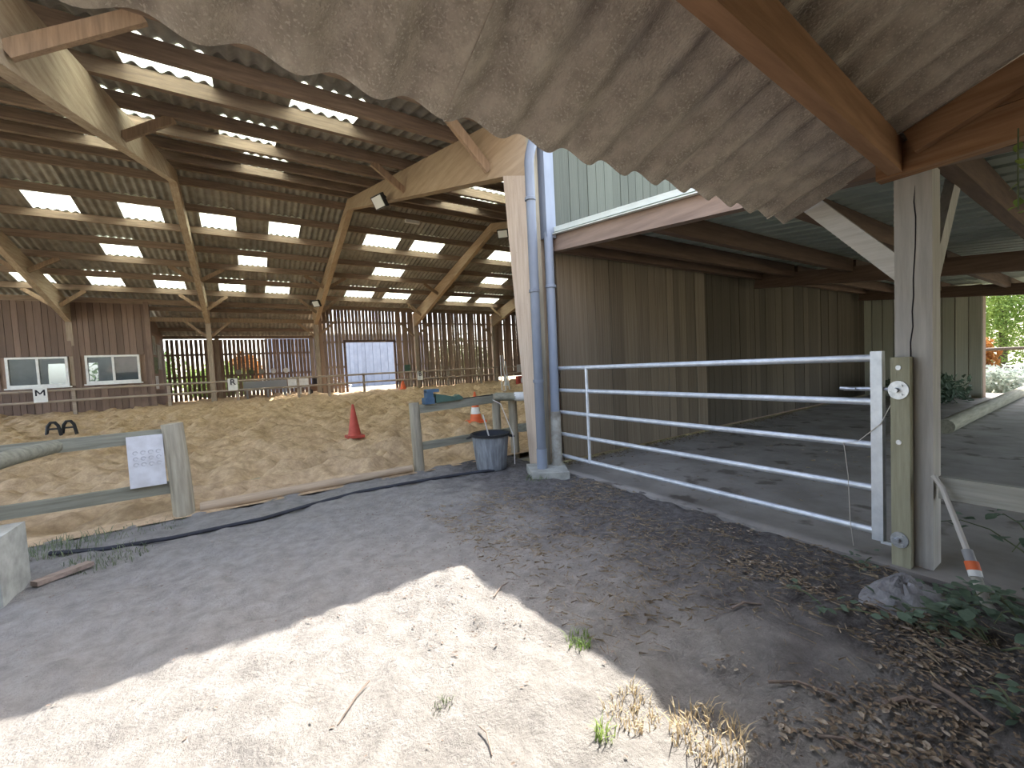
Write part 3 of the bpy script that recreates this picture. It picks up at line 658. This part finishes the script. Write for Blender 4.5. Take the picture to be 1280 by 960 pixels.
cone(6.95, 21.3, .55, .17, M_orangec, 'dull orange cone at the foot of the doorway')
t = thing('jump_filler', (12.2, 17.9, .27), 'red and white jump filler standing far off on the sand', 'jump block')
B((11.95, 17.8, .25), (12.45, 18.05, .72)).build('block', M_red, t); B((12.1, 17.79, .35), (12.3, 17.795, .6)).build('panel', M_white, t)
# jump stand of tall galvanised tubes
t = thing('jump_stand', (9.3, 15.0, .2), 'tall galvanised jump stand behind the fence', 'jump stand')
for dx in (0, .16, .32): MB().tube([(9.2+dx, 15.0-.4*dx, .2), (9.2+dx*.7, 15.0, 1.75-.25*(dx > .2))], .022, 8).build('tube', M_galv, t)
B((9.05, 14.7, .19), (9.65, 15.3, .22)).build('foot', M_galv, t)
# black plastic blocks with arch feet
def blockfoot(x, y, lab):
    z = float(sand_z(np.array(y)))
    t = thing('cavaletti_foot', (x, y, z), lab, 'jump foot', 'black plastic cavaletti feet')
    pts = [(x-.125, y, z-.02), (x-.085, y, z+.24), (x-.035, y, z+.32), (x+.035, y, z+.32), (x+.085, y, z+.24), (x+.125, y, z-.02)]
    MB().tube(pts, .034, 8).build('arch', M_black, t)
    B((x-.085, y-.03, z+.15), (x+.085, y+.03, z+.19)).build('crossbar', M_black, t)
blockfoot(-3.84, 13.9, 'black plastic arch foot nearer the M letter, left of the pair'); blockfoot(-3.60, 13.98, 'black plastic arch foot, right of the pair on the sand')

# arena fence along the far side
af = thing('arena_rail', (0, 20.9, .3), 'two rail timber fence along the far side of the arena', 'fence')
AY = 20.9
for a, b in ((-11.5, -6.5), (-6.5, -1.3), (-1.3, 3.2), (3.2, 8.2), (8.2, 12.6), (13.1, 18)):
    for z in (1.22, .83): MB().tube([(a, AY, z), ((a+b)/2, AY, z+.01), (b, AY, z)], .042, 8).build('rail', M_rail, af)
for x in (-10.6, -8.3, -5.2, -2.55, -.3, 2.0, 3.3, 4.9, 7.3, 9.4, 11.5, 12.6, 13.1, 15.4, 17.5): B((x-.05, AY+.04, .2), (x+.05, AY+.12, 1.28)).build('post', M_rail, af)
def letter_sign(x, ch, lab, zc=1.08, h=.50, wd=.34, green=False):
    t = thing('letter_sign', (x, AY-.06, zc-h/2), lab, 'sign', 'dressage letter panels')
    B((x-wd/2, AY-.072, zc-h/2), (x+wd/2, AY-.052, zc+h/2)).build('panel', M_white if not green else M_whitesign, t)
    if ch == 'M':
        lm_ = MB(); z0_, z1_ = zc-.02, zc+.19; yy = AY-.075
        for p, q in (((-.10, z0_), (-.10, z1_)), ((.10, z0_), (.10, z1_)), ((-.10, z1_-.01), (0, z0_+.06)), ((.10, z1_-.01), (0, z0_+.06))):
            lm_.bar((x+p[0], yy, p[1]), (x+q[0], yy, q[1]), .006, .04, (1, 0, 0))
        lm_.build('letter', M_ink, t)
    elif ch:
        cu = bpy.data.curves.new('letter', 'FONT'); cu.body = ch; cu.size = .34; cu.align_x = 'CENTER'; cu.extrude = .002; cu.offset = .003
        tmp = bpy.data.objects.new('letter', cu); me = bpy.data.meshes.new_from_object(tmp); bpy.data.objects.remove(tmp); me.materials.clear(); me.materials.append(M_ink)
        o = bpy.data.objects.new('letter', me); COL.objects.link(o); o.parent = t
        o.location = Vector((x, AY-.078, zc-.01)) - t.location; o.rotation_euler = (math.pi/2, 0, 0)
letter_sign(-5.98, 'M', 'white panel with black letter M below the clubhouse window')
letter_sign(-.45, 'R', 'white panel with black letter R in front of the side aisle')
letter_sign(7.75, 'B', 'small white panel with black letter B right of the doorway', 1.0, .46, .3)
letter_sign(14.1, '', 'blank pale panel on the far rail near the hall column', 1.1, .46, .36, True)
sn = B((7.35, 22.05, 1.25), (7.68, 22.09, 1.62)).build('notice', M_dgreen, None, (7.5, 22.07, 1.25)); tag(sn, 'small green notice on the slats right of the doorway', 'notice')
# aisle clutter
t = thing('stone_trough', (.9, 23.4, .33), 'long grey bench behind the rail with letter R', 'bench')
B((-.1, 23.2, .72), (1.75, 23.65, .8)).build('seat', M_grey, t); B((-.1, 23.6, .8), (1.75, 23.66, 1.15)).build('backrest', M_grey, t)
for x in (0, .85, 1.6): B((x, 23.25, .33), (x+.08, 23.6, .72)).build('leg', M_grey, t)
def chair(x, y, lab):
    t = thing('garden_chair', (x, y, .33), lab, 'chair', 'white plastic chairs in the side aisle')
    B((x-.22, y-.22, .72), (x+.22, y+.22, .76)).build('seat', M_white, t); B((x-.22, y+.19, .76), (x+.22, y+.23, 1.2)).build('backrest', M_white, t)
    for a in (-.2, .17):
        for b in (-.2, .17): B((x+a, y+b, .33), (x+a+.03, y+b+.03, .72)).build('leg', M_white, t)
chair(2.0, 23.2, 'white plastic chair beside the grey bench in the aisle'); chair(2.52, 23.4, 'white plastic chair beside the dark machine in the aisle')
t = thing('ride_on_mower', (3.0, 22.9, .33), 'dark ride-on machine parked at the end of the aisle', 'machine')
B((2.75, 22.7, .5), (3.25, 23.4, .85)).build('body', M_brown, t); B((2.9, 23.2, .85), (3.2, 23.4, 1.15)).build('seat', M_black, t)
for a in (2.72, 3.22):
    for b in (22.8, 23.3):
        MB().tube([(a, b, .48), (a+.08, b, .48)], .15, 12).build('wheel', M_black, t)
for k, x in enumerate((-.25, .3, .75, 1.3, 1.9)):
    d = MB().tube([(x, 25.55, 1.65), (x, 25.59, 1.65)], .14, 12).build('hanging_plate', [M_poster, M_grass, M_poster, M_whitesign, M_white][k], None, (x, 25.57, 1.55))
    tag(d, ['dull round plate hung leftmost on the aisle slats', 'greenish round plate hung on the aisle slats', 'middle grey round plate hung on the aisle slats', 'pinkish round plate hung on the aisle slats', 'white round plate hung rightmost on the aisle slats'][k], 'plate')
bd = B((-3.175, 22.3, 1.0), (-3.14, 24.6, 3.4)).build('poster_board', M_slat, wc)
for k, (a, b, z0, z1) in enumerate(((22.4, 23.2, 2.5, 3.3), (22.4, 23.3, 1.7, 2.4), (23.4, 24.4, 1.9, 3.0), (22.5, 23.2, 1.05, 1.6))): B((-3.14, a, z0), (-3.128, b, z1)).build('poster', (M_poster, M_grass, M_poster, M_whitesign)[k], bd)

# flood lamps
def flood(c, d, s, lab):
    c = Vector(c); d = Vector(d).normalized(); t = thing('flood_lamp', c, lab, 'lamp', 'flood lamps on the portal frames')
    MB().bar(c, c+d*.10*s, .42*s, .32*s).build('housing', M_black, t)
    MB().bar(c+d*.10*s, c+d*.11*s, .36*s, .26*s).build('lens', M_lens, t)
    MB().bar(c-d*.02*s, c-d*.14*s+Vector((0, 0, .08*s)), .06*s, .06*s).build('bracket', M_black, t)
flood((2.80, 9.3, 5.10), (-.75, -.25, -.45), .9, 'black flood lamp with white glass on the near rafter')
flood((2.84, 19.6, 4.42), (-.7, -.5, -.45), .9, 'small black flood lamp on the far half of the rafter')
flood((7.85, 12.2, 5.9), (-.6, -.6, -.5), .9, 'black flood lamp at the ridge of the frame beyond')
bl = B((4.95, 13.8, 6.38), (5.45, 13.9, 6.48)).build('batten_light', M_white, None, (5.8, 14.2, 6.33)); tag(bl, 'white batten light under the ridge purlins', 'lamp')

# ------------------------------------------------------------------ outside beyond the far wall
sh = thing('metal_shed', (6, 34, .2), 'pale blue clad shed seen through the bright doorway', 'shed')
pb = MB().box((0, 0, 0), (.29, .04, 4.2)).mesh('cladding_panel', M_shed)
for k in range(40): place('cladding_panel', pb, (1.6+k*.3, 34+.03*(k % 2), .2), sh)
B((1.6, 34.1, .1), (13.6, 40, 4.3)).build('body', M_shed, sh); B((1.5, 33.9, 4.3), (13.7, 40.1, 4.42)).build('roof', M_trim, sh)
hr = thing('stair_rail', (5.2, 31, .2), 'white sloping handrail outside the doorway', 'handrail')
MB().tube([(4.6, 31, 1.15), (6.4, 31, .45)], .03, 6).build('rail', M_white, hr); MB().tube([(4.6, 31, .8), (6.4, 31, .25)], .025, 6).build('rail', M_white, hr)
for x in (4.6, 5.5, 6.3): MB().tube([(x, 31, .2), (x, 31, 1.15-.39*(x-4.6))], .03, 6).build('post', M_white, hr)

def leaf_cloud(name, c, rad, n, size, m, parent=None, flat=False, seed=0):
    """many small folded leaves filling an ellipsoid"""
    r = np.random.default_rng(seed); c = np.array(c); rad = np.array(rad)
    p = r.normal(size=(n, 3)); p /= np.linalg.norm(p, axis=1)[:, None]; p *= (r.random(n)**.45)[:, None]
    lump = 1+.25*np.sin(p[:, :1]*5+seed)*np.cos(p[:, 1:2]*6+seed*2); p = c+p*rad*lump
    a = r.normal(size=(n, 3)); a /= np.linalg.norm(a, axis=1)[:, None]
    b = np.cross(a, r.normal(size=(n, 3))); b /= np.linalg.norm(b, axis=1)[:, None]; nn = np.cross(a, b)
    s = size*(.6+.8*r.random(n))[:, None]
    v = np.stack([p-a*s, p-b*s*.45+nn*s*.15, p+a*s, p+b*s*.45+nn*s*.15], 1).reshape(-1, 3)
    if parent: v = v-np.array(origin(parent))
    i = np.arange(n)*4
    f = np.concatenate([np.stack([i, i+1, i+2], -1), np.stack([i, i+2, i+3], -1)])
    me = bpy.data.meshes.new(name); me.from_pydata(v.tolist(), [], f.tolist()); me.materials.append(m)
    o = bpy.data.objects.new(name, me); COL.objects.link(o); o.parent = parent; return o
def tree(x, y, h, rx, rz, m, lab, n=3500, size=.16, seed=1, z0=0, grp='trees around the hall'):
    t = thing('leafy_tree', (x, y, z0), lab, 'tree', grp)
    leaf_cloud('crown', (x, y, z0+h-rz), (rx, rx, rz), n, size, m, t, seed=seed)
    MB().tube([(x, y, z0-.2), (x+.1, y, z0+h*.4), (x, y+.1, z0+h-rz*.6)], [.14, .1, .05], 8).build('trunk', M_bark, t)
tree(-6.5, 40, 4.2, 2.6, 2.2, M_leafd, 'dark tree behind the left end of the aisle slats', seed=3)
tree(-1.6, 34, 2.3, 1.9, 1.2, M_leafl, 'low green bush tree behind the aisle slats', seed=4)
tree(0.0, 43, 3.4, 1.4, 1.6, M_leafo, 'orange leaved tree behind the right end of the aisle slats', seed=5)
tree(18.2, 38, 4.5, 3.6, 2.4, M_leafd, 'broad tree behind the slats right of the doorway', seed=6)
tree(27, 33, 5.2, 3.6, 3.0, M_leafl, 'tree beyond the far right end of the slatted wall', seed=8)
# right-hand greenery beyond the lean-to
tree(24.0, 2.9, 5.2, 2.0, 2.5, M_leafl, 'sunlit yellow green tree beyond the pale plank wall', 16000, .065, 11)
tree(25.0, -2.6, 6.0, 2.5, 2.9, M_leafl, 'sunlit tree at the right edge beyond the lean-to', 9000, .09, 12)
tree(30.5, 6.5, 7, 3.2, 3.4, M_leafd, 'taller dark tree rising behind the sunlit ones', 5000, .15, 13)
tree(32, -6, 7.5, 3.6, 3.6, M_leafd, 'taller dark tree at the far right behind the lean-to', 5000, .15, 14)
tree(20.8, 3.2, 1.5, .6, .7, M_leafo, 'reddish shrub beside the end of the pale plank wall', 1500, .09, 15)
fr = thing('paddock_rail', (19.5, 0, 0), 'dark two rail paddock fence in front of the sunlit trees', 'fence')
for z in (.45, 1.05): MB().tube([(19.8, 5, z), (19.8, -6, z)], .05, 8).build('rail', M_bark, fr)
for y in (4.5, 1.5, -1.5, -4.5): MB().tube([(19.8, y, -.1), (19.8, y, 1.2)], .06, 8).build('post', M_bark, fr)
def shrub(x, y, z, rx, rz, m, lab, n, size, seed):
    t = thing('low_shrub', (x, y, z), lab, 'shrub'); leaf_cloud('foliage', (x, y, z+rz*.8), (rx, rx, rz), n, size, m, t, seed=seed)
    for k in range(5):
        a = k*1.3+seed; MB().tube([(x+.03*math.cos(a), y+.03*math.sin(a), z-.03), (x+rx*.4*math.cos(a), y+rx*.4*math.sin(a), z+rz*1.2)], [.012, .005], 5).build('stem', M_bark, t)
shrub(13.0, 2.75, 0, .75, .38, M_leaf, 'dark leafy shrub at the foot of the pale plank wall', 1400, .07, 21)
shrub(16.6, 2.0, -.09, .85, .42, M_leafw, 'silvery pale shrub beyond the end of the pole', 1600, .07, 22)
shrub(18.3, .1, -.09, .9, .4, M_leafd, 'green shrub at the right edge beyond the concrete floor', 1500, .08, 23)

# ------------------------------------------------------------------ yard details on the right
# hose wand leaning on the board
t = thing('hose_wand', (3.05, .44, .02), 'beige tube with an orange and white coupling leaning on the board', 'hose')
MB().tube([(3.22, .64, .56), (3.20, .60, .50), (3.12, .53, .33), (3.05, .485, .235)], .013, 8).build('tube', M_rope, t)
MB().tube([(3.05, .485, .235), (3.02, .465, .19)], .022, 10).build('collar', M_grey, t)
MB().tube([(3.02, .465, .19), (3.0, .452, .155)], .027, 10).build('orange_coupling', M_orangec, t)
MB().tube([(3.0, .452, .155), (2.985, .443, .13)], .026, 10).build('white_coupling', M_white, t)
MB().tube([(2.985, .443, .13), (2.93, .40, .03), (2.90, .375, .01)], .021, 10).build('nozzle', M_pvcd, t)
# ash lump
mb = MB(); n1, n2 = 26, 12; r_ = np.random.default_rng(5)
vs_ = [(2.78, .67, .075)]
for i in range(1, n2+1):
    for k in range(n1):
        a = 2*math.pi*k/n1; rr = i/n2; h_ = .075*(1-rr**2.2)+.04*float(r_.random())*(1-rr)-.02*rr
        vs_.append((2.78+.29*rr*math.cos(a)*(1+.16*math.sin(3*a)+.05*float(r_.random())), .67+.17*rr*math.sin(a)*(1+.15*math.cos(2*a+1)), h_))
fs = [(0, 1+k, 1+(k+1) % n1) for k in range(n1)]+[(1+(i-1)*n1+k, 1+i*n1+k, 1+i*n1+(k+1) % n1, 1+(i-1)*n1+(k+1) % n1) for i in range(1, n2) for k in range(n1)]
mb.add(vs_, fs); mb.smooth = True
lm = mb.build('ash_heap', M_ash, None, (2.78, .67, 0)); tag(lm, 'pale grey lump of hardened cement at the foot of the gate post', 'heap')

def gz(x, y): return float(yardz(np.array([x]), np.array([y]))[0])
LEAF = [(0, 0, 0), (.28, .16, .03), (.55, .40, .05), (.85, .42, .03), (1.15, .25, 0), (1.4, 0, -.06), (1.15, -.25, 0), (.85, -.42, .03), (.55, -.40, .05), (.28, -.16, .03)]
def leaf_into(mb, p, yaw, pitch, roll, s):
    R_ = Matrix.Rotation(yaw, 3, 'Z') @ Matrix.Rotation(-pitch, 3, 'Y') @ Matrix.Rotation(roll, 3, 'X')
    mid = [(.5, 0, 0), (.85, 0, -.01), (1.15, 0, -.02)]
    vs_ = [Vector(p)+R_ @ Vector((a*s*.72, b*s*.82, c_*s)) for a, b, c_ in LEAF+mid]
    mb.add(vs_, [(0, 1, 10, 9), (1, 2, 11, 10)[:4], (2, 3, 11), (3, 4, 12, 11), (4, 5, 12), (12, 5, 6), (11, 12, 6, 7), (11, 7, 8), (10, 11, 8, 9)])
def bramble(x, y, n, spread, hgt, lab, seed, size=.05):
    rr = random.Random(seed); z = gz(min(x, 3.1), y) if x < 3.13 else 0
    t = thing('bramble_plant', (x, y, z), lab, 'plant', 'brambles growing at the gate post')
    ns = max(3, n//9); k = 0
    for s in range(ns):
        a = rr.uniform(0, 2*math.pi); R_ = spread*rr.uniform(.5, 1.0); hh = hgt*rr.uniform(.6, 1.1)
        P = [(x+R_*q*math.cos(a), y+R_*q*math.sin(a), z-.02+hh*math.sin(q*2.3)*1.0) for q in (0, .25, .5, .75, 1)]
        MB().tube(P, [.005, .004, .0035, .003, .002], 5).build('stem', M_grass, t)
        for _ in range(n//ns):
            q = rr.uniform(.2, 1.0); i = min(3, int(q*4)); f_ = q*4-i
            p = Vector(P[i])*(1-f_)+Vector(P[i+1])*f_
            p += Vector((rr.uniform(-.05, .05), rr.uniform(-.05, .05), rr.uniform(-.01, .05)))
            mb = MB(); mb.smooth = True; leaf_into(mb, p, rr.uniform(0, 6.28), rr.uniform(-.5, .4), rr.uniform(-.4, .4), size*rr.uniform(.7, 1.35))
            mb.build('leaf', M_leaf, t)
bramble(2.58, .33, 60, .28, .12, 'broad leaved bramble at the right edge below the cement lump', 1, .062)
bramble(2.90, .28, 64, .30, .18, 'bramble clump at the right edge under the pale board', 2, .058)
bramble(2.55, .55, 22, .18, .07, 'low bramble shoots just in front of the cement lump', 3, .042)
bramble(3.06, .92, 20, .20, .06, 'sparse bramble shoots under the free end of the gate', 4, .034)
bramble(2.98, .48, 34, .20, .08, 'bramble shoots around the foot of the beige tube', 5, .045)
bramble(2.35, .85, 20, .24, .05, 'low creeping bramble left of the cement lump', 6, .038)
bramble(2.15, .22, 18, .16, .06, 'small green plant among dead leaves near the right edge', 7, .04)
bramble(3.65, .25, 60, .5, .32, 'tall dark bramble behind the pale board', 8, .06)
bramble(3.9, -.5, 40, .5, .40, 'large bramble at the right edge inside the lean-to', 9, .065)
# vine tip hanging from the eave at the right edge
t = thing('hanging_vine', (3.0, .30, 2.15), 'bright leafy vine tip hanging from the beam at the right edge', 'vine')
MB().tube([(3.05, .325, 2.27), (3.02, .322, 2.2), (3.02, .322, 2.05), (3.04, .322, 1.9)], .003, 5).build('stem', M_grass, t)
for k in range(10):
    mb = MB(); leaf_into(mb, (3.03, .322+random.uniform(-.02, .02), 1.88+.036*k), random.uniform(0, 6), random.uniform(-.9, .2), random.uniform(-.4, .4), .05); mb.build('leaf', M_leafl, t)

# dead leaves, straw: uncountable litter
def litter(name, n, m, sampler, size, label, seed, thin=False):
    rr = random.Random(seed); mb = MB()
    for _ in range(n):
        x, y = sampler(rr); z = (gz(x, y) if x < 3.14 else 0.0)+rr.uniform(.003, .018)
        a = rr.uniform(0, 6.28); s = size*rr.uniform(.5, 1.5)
        ca, sa = math.cos(a), math.sin(a)
        if thin: q = [(-s, -.0011, 0), (s, -.0011, rr.uniform(-.004, .016)), (s, .0011, rr.uniform(.0, .012)), (-s, .0011, .002)]; F_ = [(0, 1, 2, 3)]
        else:
            c_ = rr.uniform(.1, .5)*s
            q = [(-s, 0, c_*.4), (-.3*s, -.5*s, c_), (.5*s, -.42*s, c_*.7), (s, 0, c_*.5), (.4*s, .5*s, c_), (-.4*s, .45*s, c_*.8), (0, 0, 0)]
            F_ = [(0, 1, 6), (1, 2, 6), (2, 3, 6), (3, 4, 6), (4, 5, 6), (5, 0, 6)]
        mb.add([(x+p[0]*ca-p[1]*sa, y+p[0]*sa+p[1]*ca, z+p[2]) for p in q], F_)
    o = mb.build(name, m); o['kind'] = 'stuff'; o['label'] = label; o['category'] = 'litter'; return o
def band(rr):     # drift of leaves between the gate foot and the lower right corner
    while True:
        x = rr.uniform(1.15, 3.1); y = rr.uniform(-.2, 2.4)
        d = float(vnoise(np.array([x]), np.array([y]), .42, 31)[0])+.5+.35*float(vnoise(np.array([x]), np.array([y]), .16, 32)[0])
        near = 1-abs((y-.15)-.45*(x-1.2))/1.1
        if rr.random() < max(0, d-.45)*3.5*max(.0, near): return x, y
def drift(rr):
    while True:
        x = rr.uniform(1.25, 3.1); y = rr.uniform(-.1, 3.6)
        d = float(vnoise(np.array([x]), np.array([y]), .5, 33)[0])+.5
        if rr.random() < max(0, d-.3)*2: return x, y
litter('dead_leaves', 2600, M_litter, band, .0105, 'brown dead leaves drifted over the soil at lower right', 41)
litter('dead_leaves', 330, M_litter2, band, .0135, 'pale dry leaves scattered at lower right', 42)
litter('dry_straw', 3600, M_straw, drift, .026, 'bits of straw strewn over the shaded soil', 43, True)
litter('dark_crumbs', 1600, M_twig, lambda rr: (rr.uniform(.6, 3.1), rr.uniform(1.6, 4.2)), .007, 'dark crumbs of droppings and bark in front of the gate', 44)
litter('sparse_crumbs', 420, M_twig, lambda rr: (rr.uniform(-1.5, 1.6), rr.uniform(.8, 4.4)), .007, 'sparse crumbs over the sunlit soil', 45)
litter('wall_debris', 900, M_litter, lambda rr: (rr.uniform(3.35, 9.5), 4.07-abs(rr.gauss(0, .13))), .016, 'dark debris along the foot of the plank wall', 46)
litter('floor_straw', 350, M_straw, lambda rr: (rr.uniform(3.3, 8), rr.uniform(1.5, 4.0)), .022, 'loose straw on the concrete floor behind the gate', 47, True)
# sticks
SK = [((1.86, .50), (2.00, .38), .010), ((1.80, .30), (1.74, .22), .012), ((2.10, .42), (2.02, .26), .009), ((1.52, .58), (1.60, .42), .006), ((1.98, 1.12), (2.13, 1.05), .006), ((1.62, .78), (1.75, .60), .006), ((.62, 1.28), (.60, 1.16), .0035), ((.35, 1.75), (.2, 1.6), .004), ((1.1, 2.0), (1.25, 2.08), .004)]
SL_ = ['curved brown stick on the dust at lower right', 'thick short grey stick near the bottom right', 'pale straight stick lying on dead leaves', 'thin twig on the dust left of the curved stick', 'twig pointing at the gate on bare dust', 'thin twig among the straw', 'dark twig on the sunlit soil at the bottom edge', 'fine twig on the sunlit soil', 'fine twig near the tip of the sunlit patch']
for ((a, b, r), lab) in zip(SK, SL_):
    mid = ((a[0]+b[0])/2+.015, (a[1]+b[1])/2+.02); z = max(gz(*a), gz(*b), gz(*mid))+r*.7
    o = MB().tube([(a[0], a[1], z), (mid[0], mid[1], z+.006), (b[0], b[1], z)], [r, r*.9, r*.6], 7).build('fallen_stick', M_twig, None, (mid[0], mid[1], z)); tag(o, lab, 'stick')
# grass tufts
def tuft(x, y, n, R_, h, m, lab, seed):
    rr = random.Random(seed); mb = MB(); z = gz(x, y)
    for _ in range(n):
        a = rr.uniform(0, 6.28); q = R_*math.sqrt(rr.random()); px, py = x+q*math.cos(a), y+q*math.sin(a); b = rr.uniform(0, 6.28); hh = h*rr.uniform(.5, 1.2); ln = rr.uniform(.2, 1.0)*hh
        dx, dy = math.cos(b), math.sin(b); w0 = .0025; zz = gz(px, py)-.005
        mb.add([(px-dy*w0, py+dx*w0, zz), (px+dy*w0, py-dx*w0, zz), (px+dx*ln*.4+dy*w0*.7, py+dy*ln*.4-dx*w0*.7, zz+hh*.6), (px+dx*ln*.4-dy*w0*.7, py+dy*ln*.4+dx*w0*.7, zz+hh*.6), (px+dx*ln, py+dy*ln, zz+hh*.85)], [(0, 1, 2, 3), (3, 2, 4)])
    o = mb.build('grass_tuft', m, None, (x, y, z)); tag(o, lab, 'grass'); o['kind'] = 'stuff'
tuft(-1.32, 4.75, 260, .28, .09, M_grass, 'dull green grass between the footing and the hose end', 1)
tuft(-.95, 4.22, 220, .25, .06, M_grass, 'thin grass growing in front of the black hose', 2)
tuft(-.85, 4.95, 160, .3, .05, M_grass, 'grass strip under the left fence', 3)
tuft(2.68, 3.72, 160, .13, .06, M_grass, 'greyish tuft beside the concrete slab', 4)
tuft(1.22, 1.42, 90, .06, .05, M_leafl, 'bright green tuft at the edge of the sunlit patch', 5)
tuft(1.12, 1.02, 150, .10, .045, M_drygrass, 'dry yellow tuft at the edge of the sunlit patch', 6)
tuft(.55, 1.45, 26, .05, .04, M_grass, 'small dark weed on the sunlit soil', 7)
tuft(1.25, .80, 220, .13, .06, M_drygrass, 'tall dry grass tuft at the bottom edge', 8)
tuft(.95, 1.0, 40, .04, .06, M_leafl, 'tiny green weed near the bottom edge', 9)
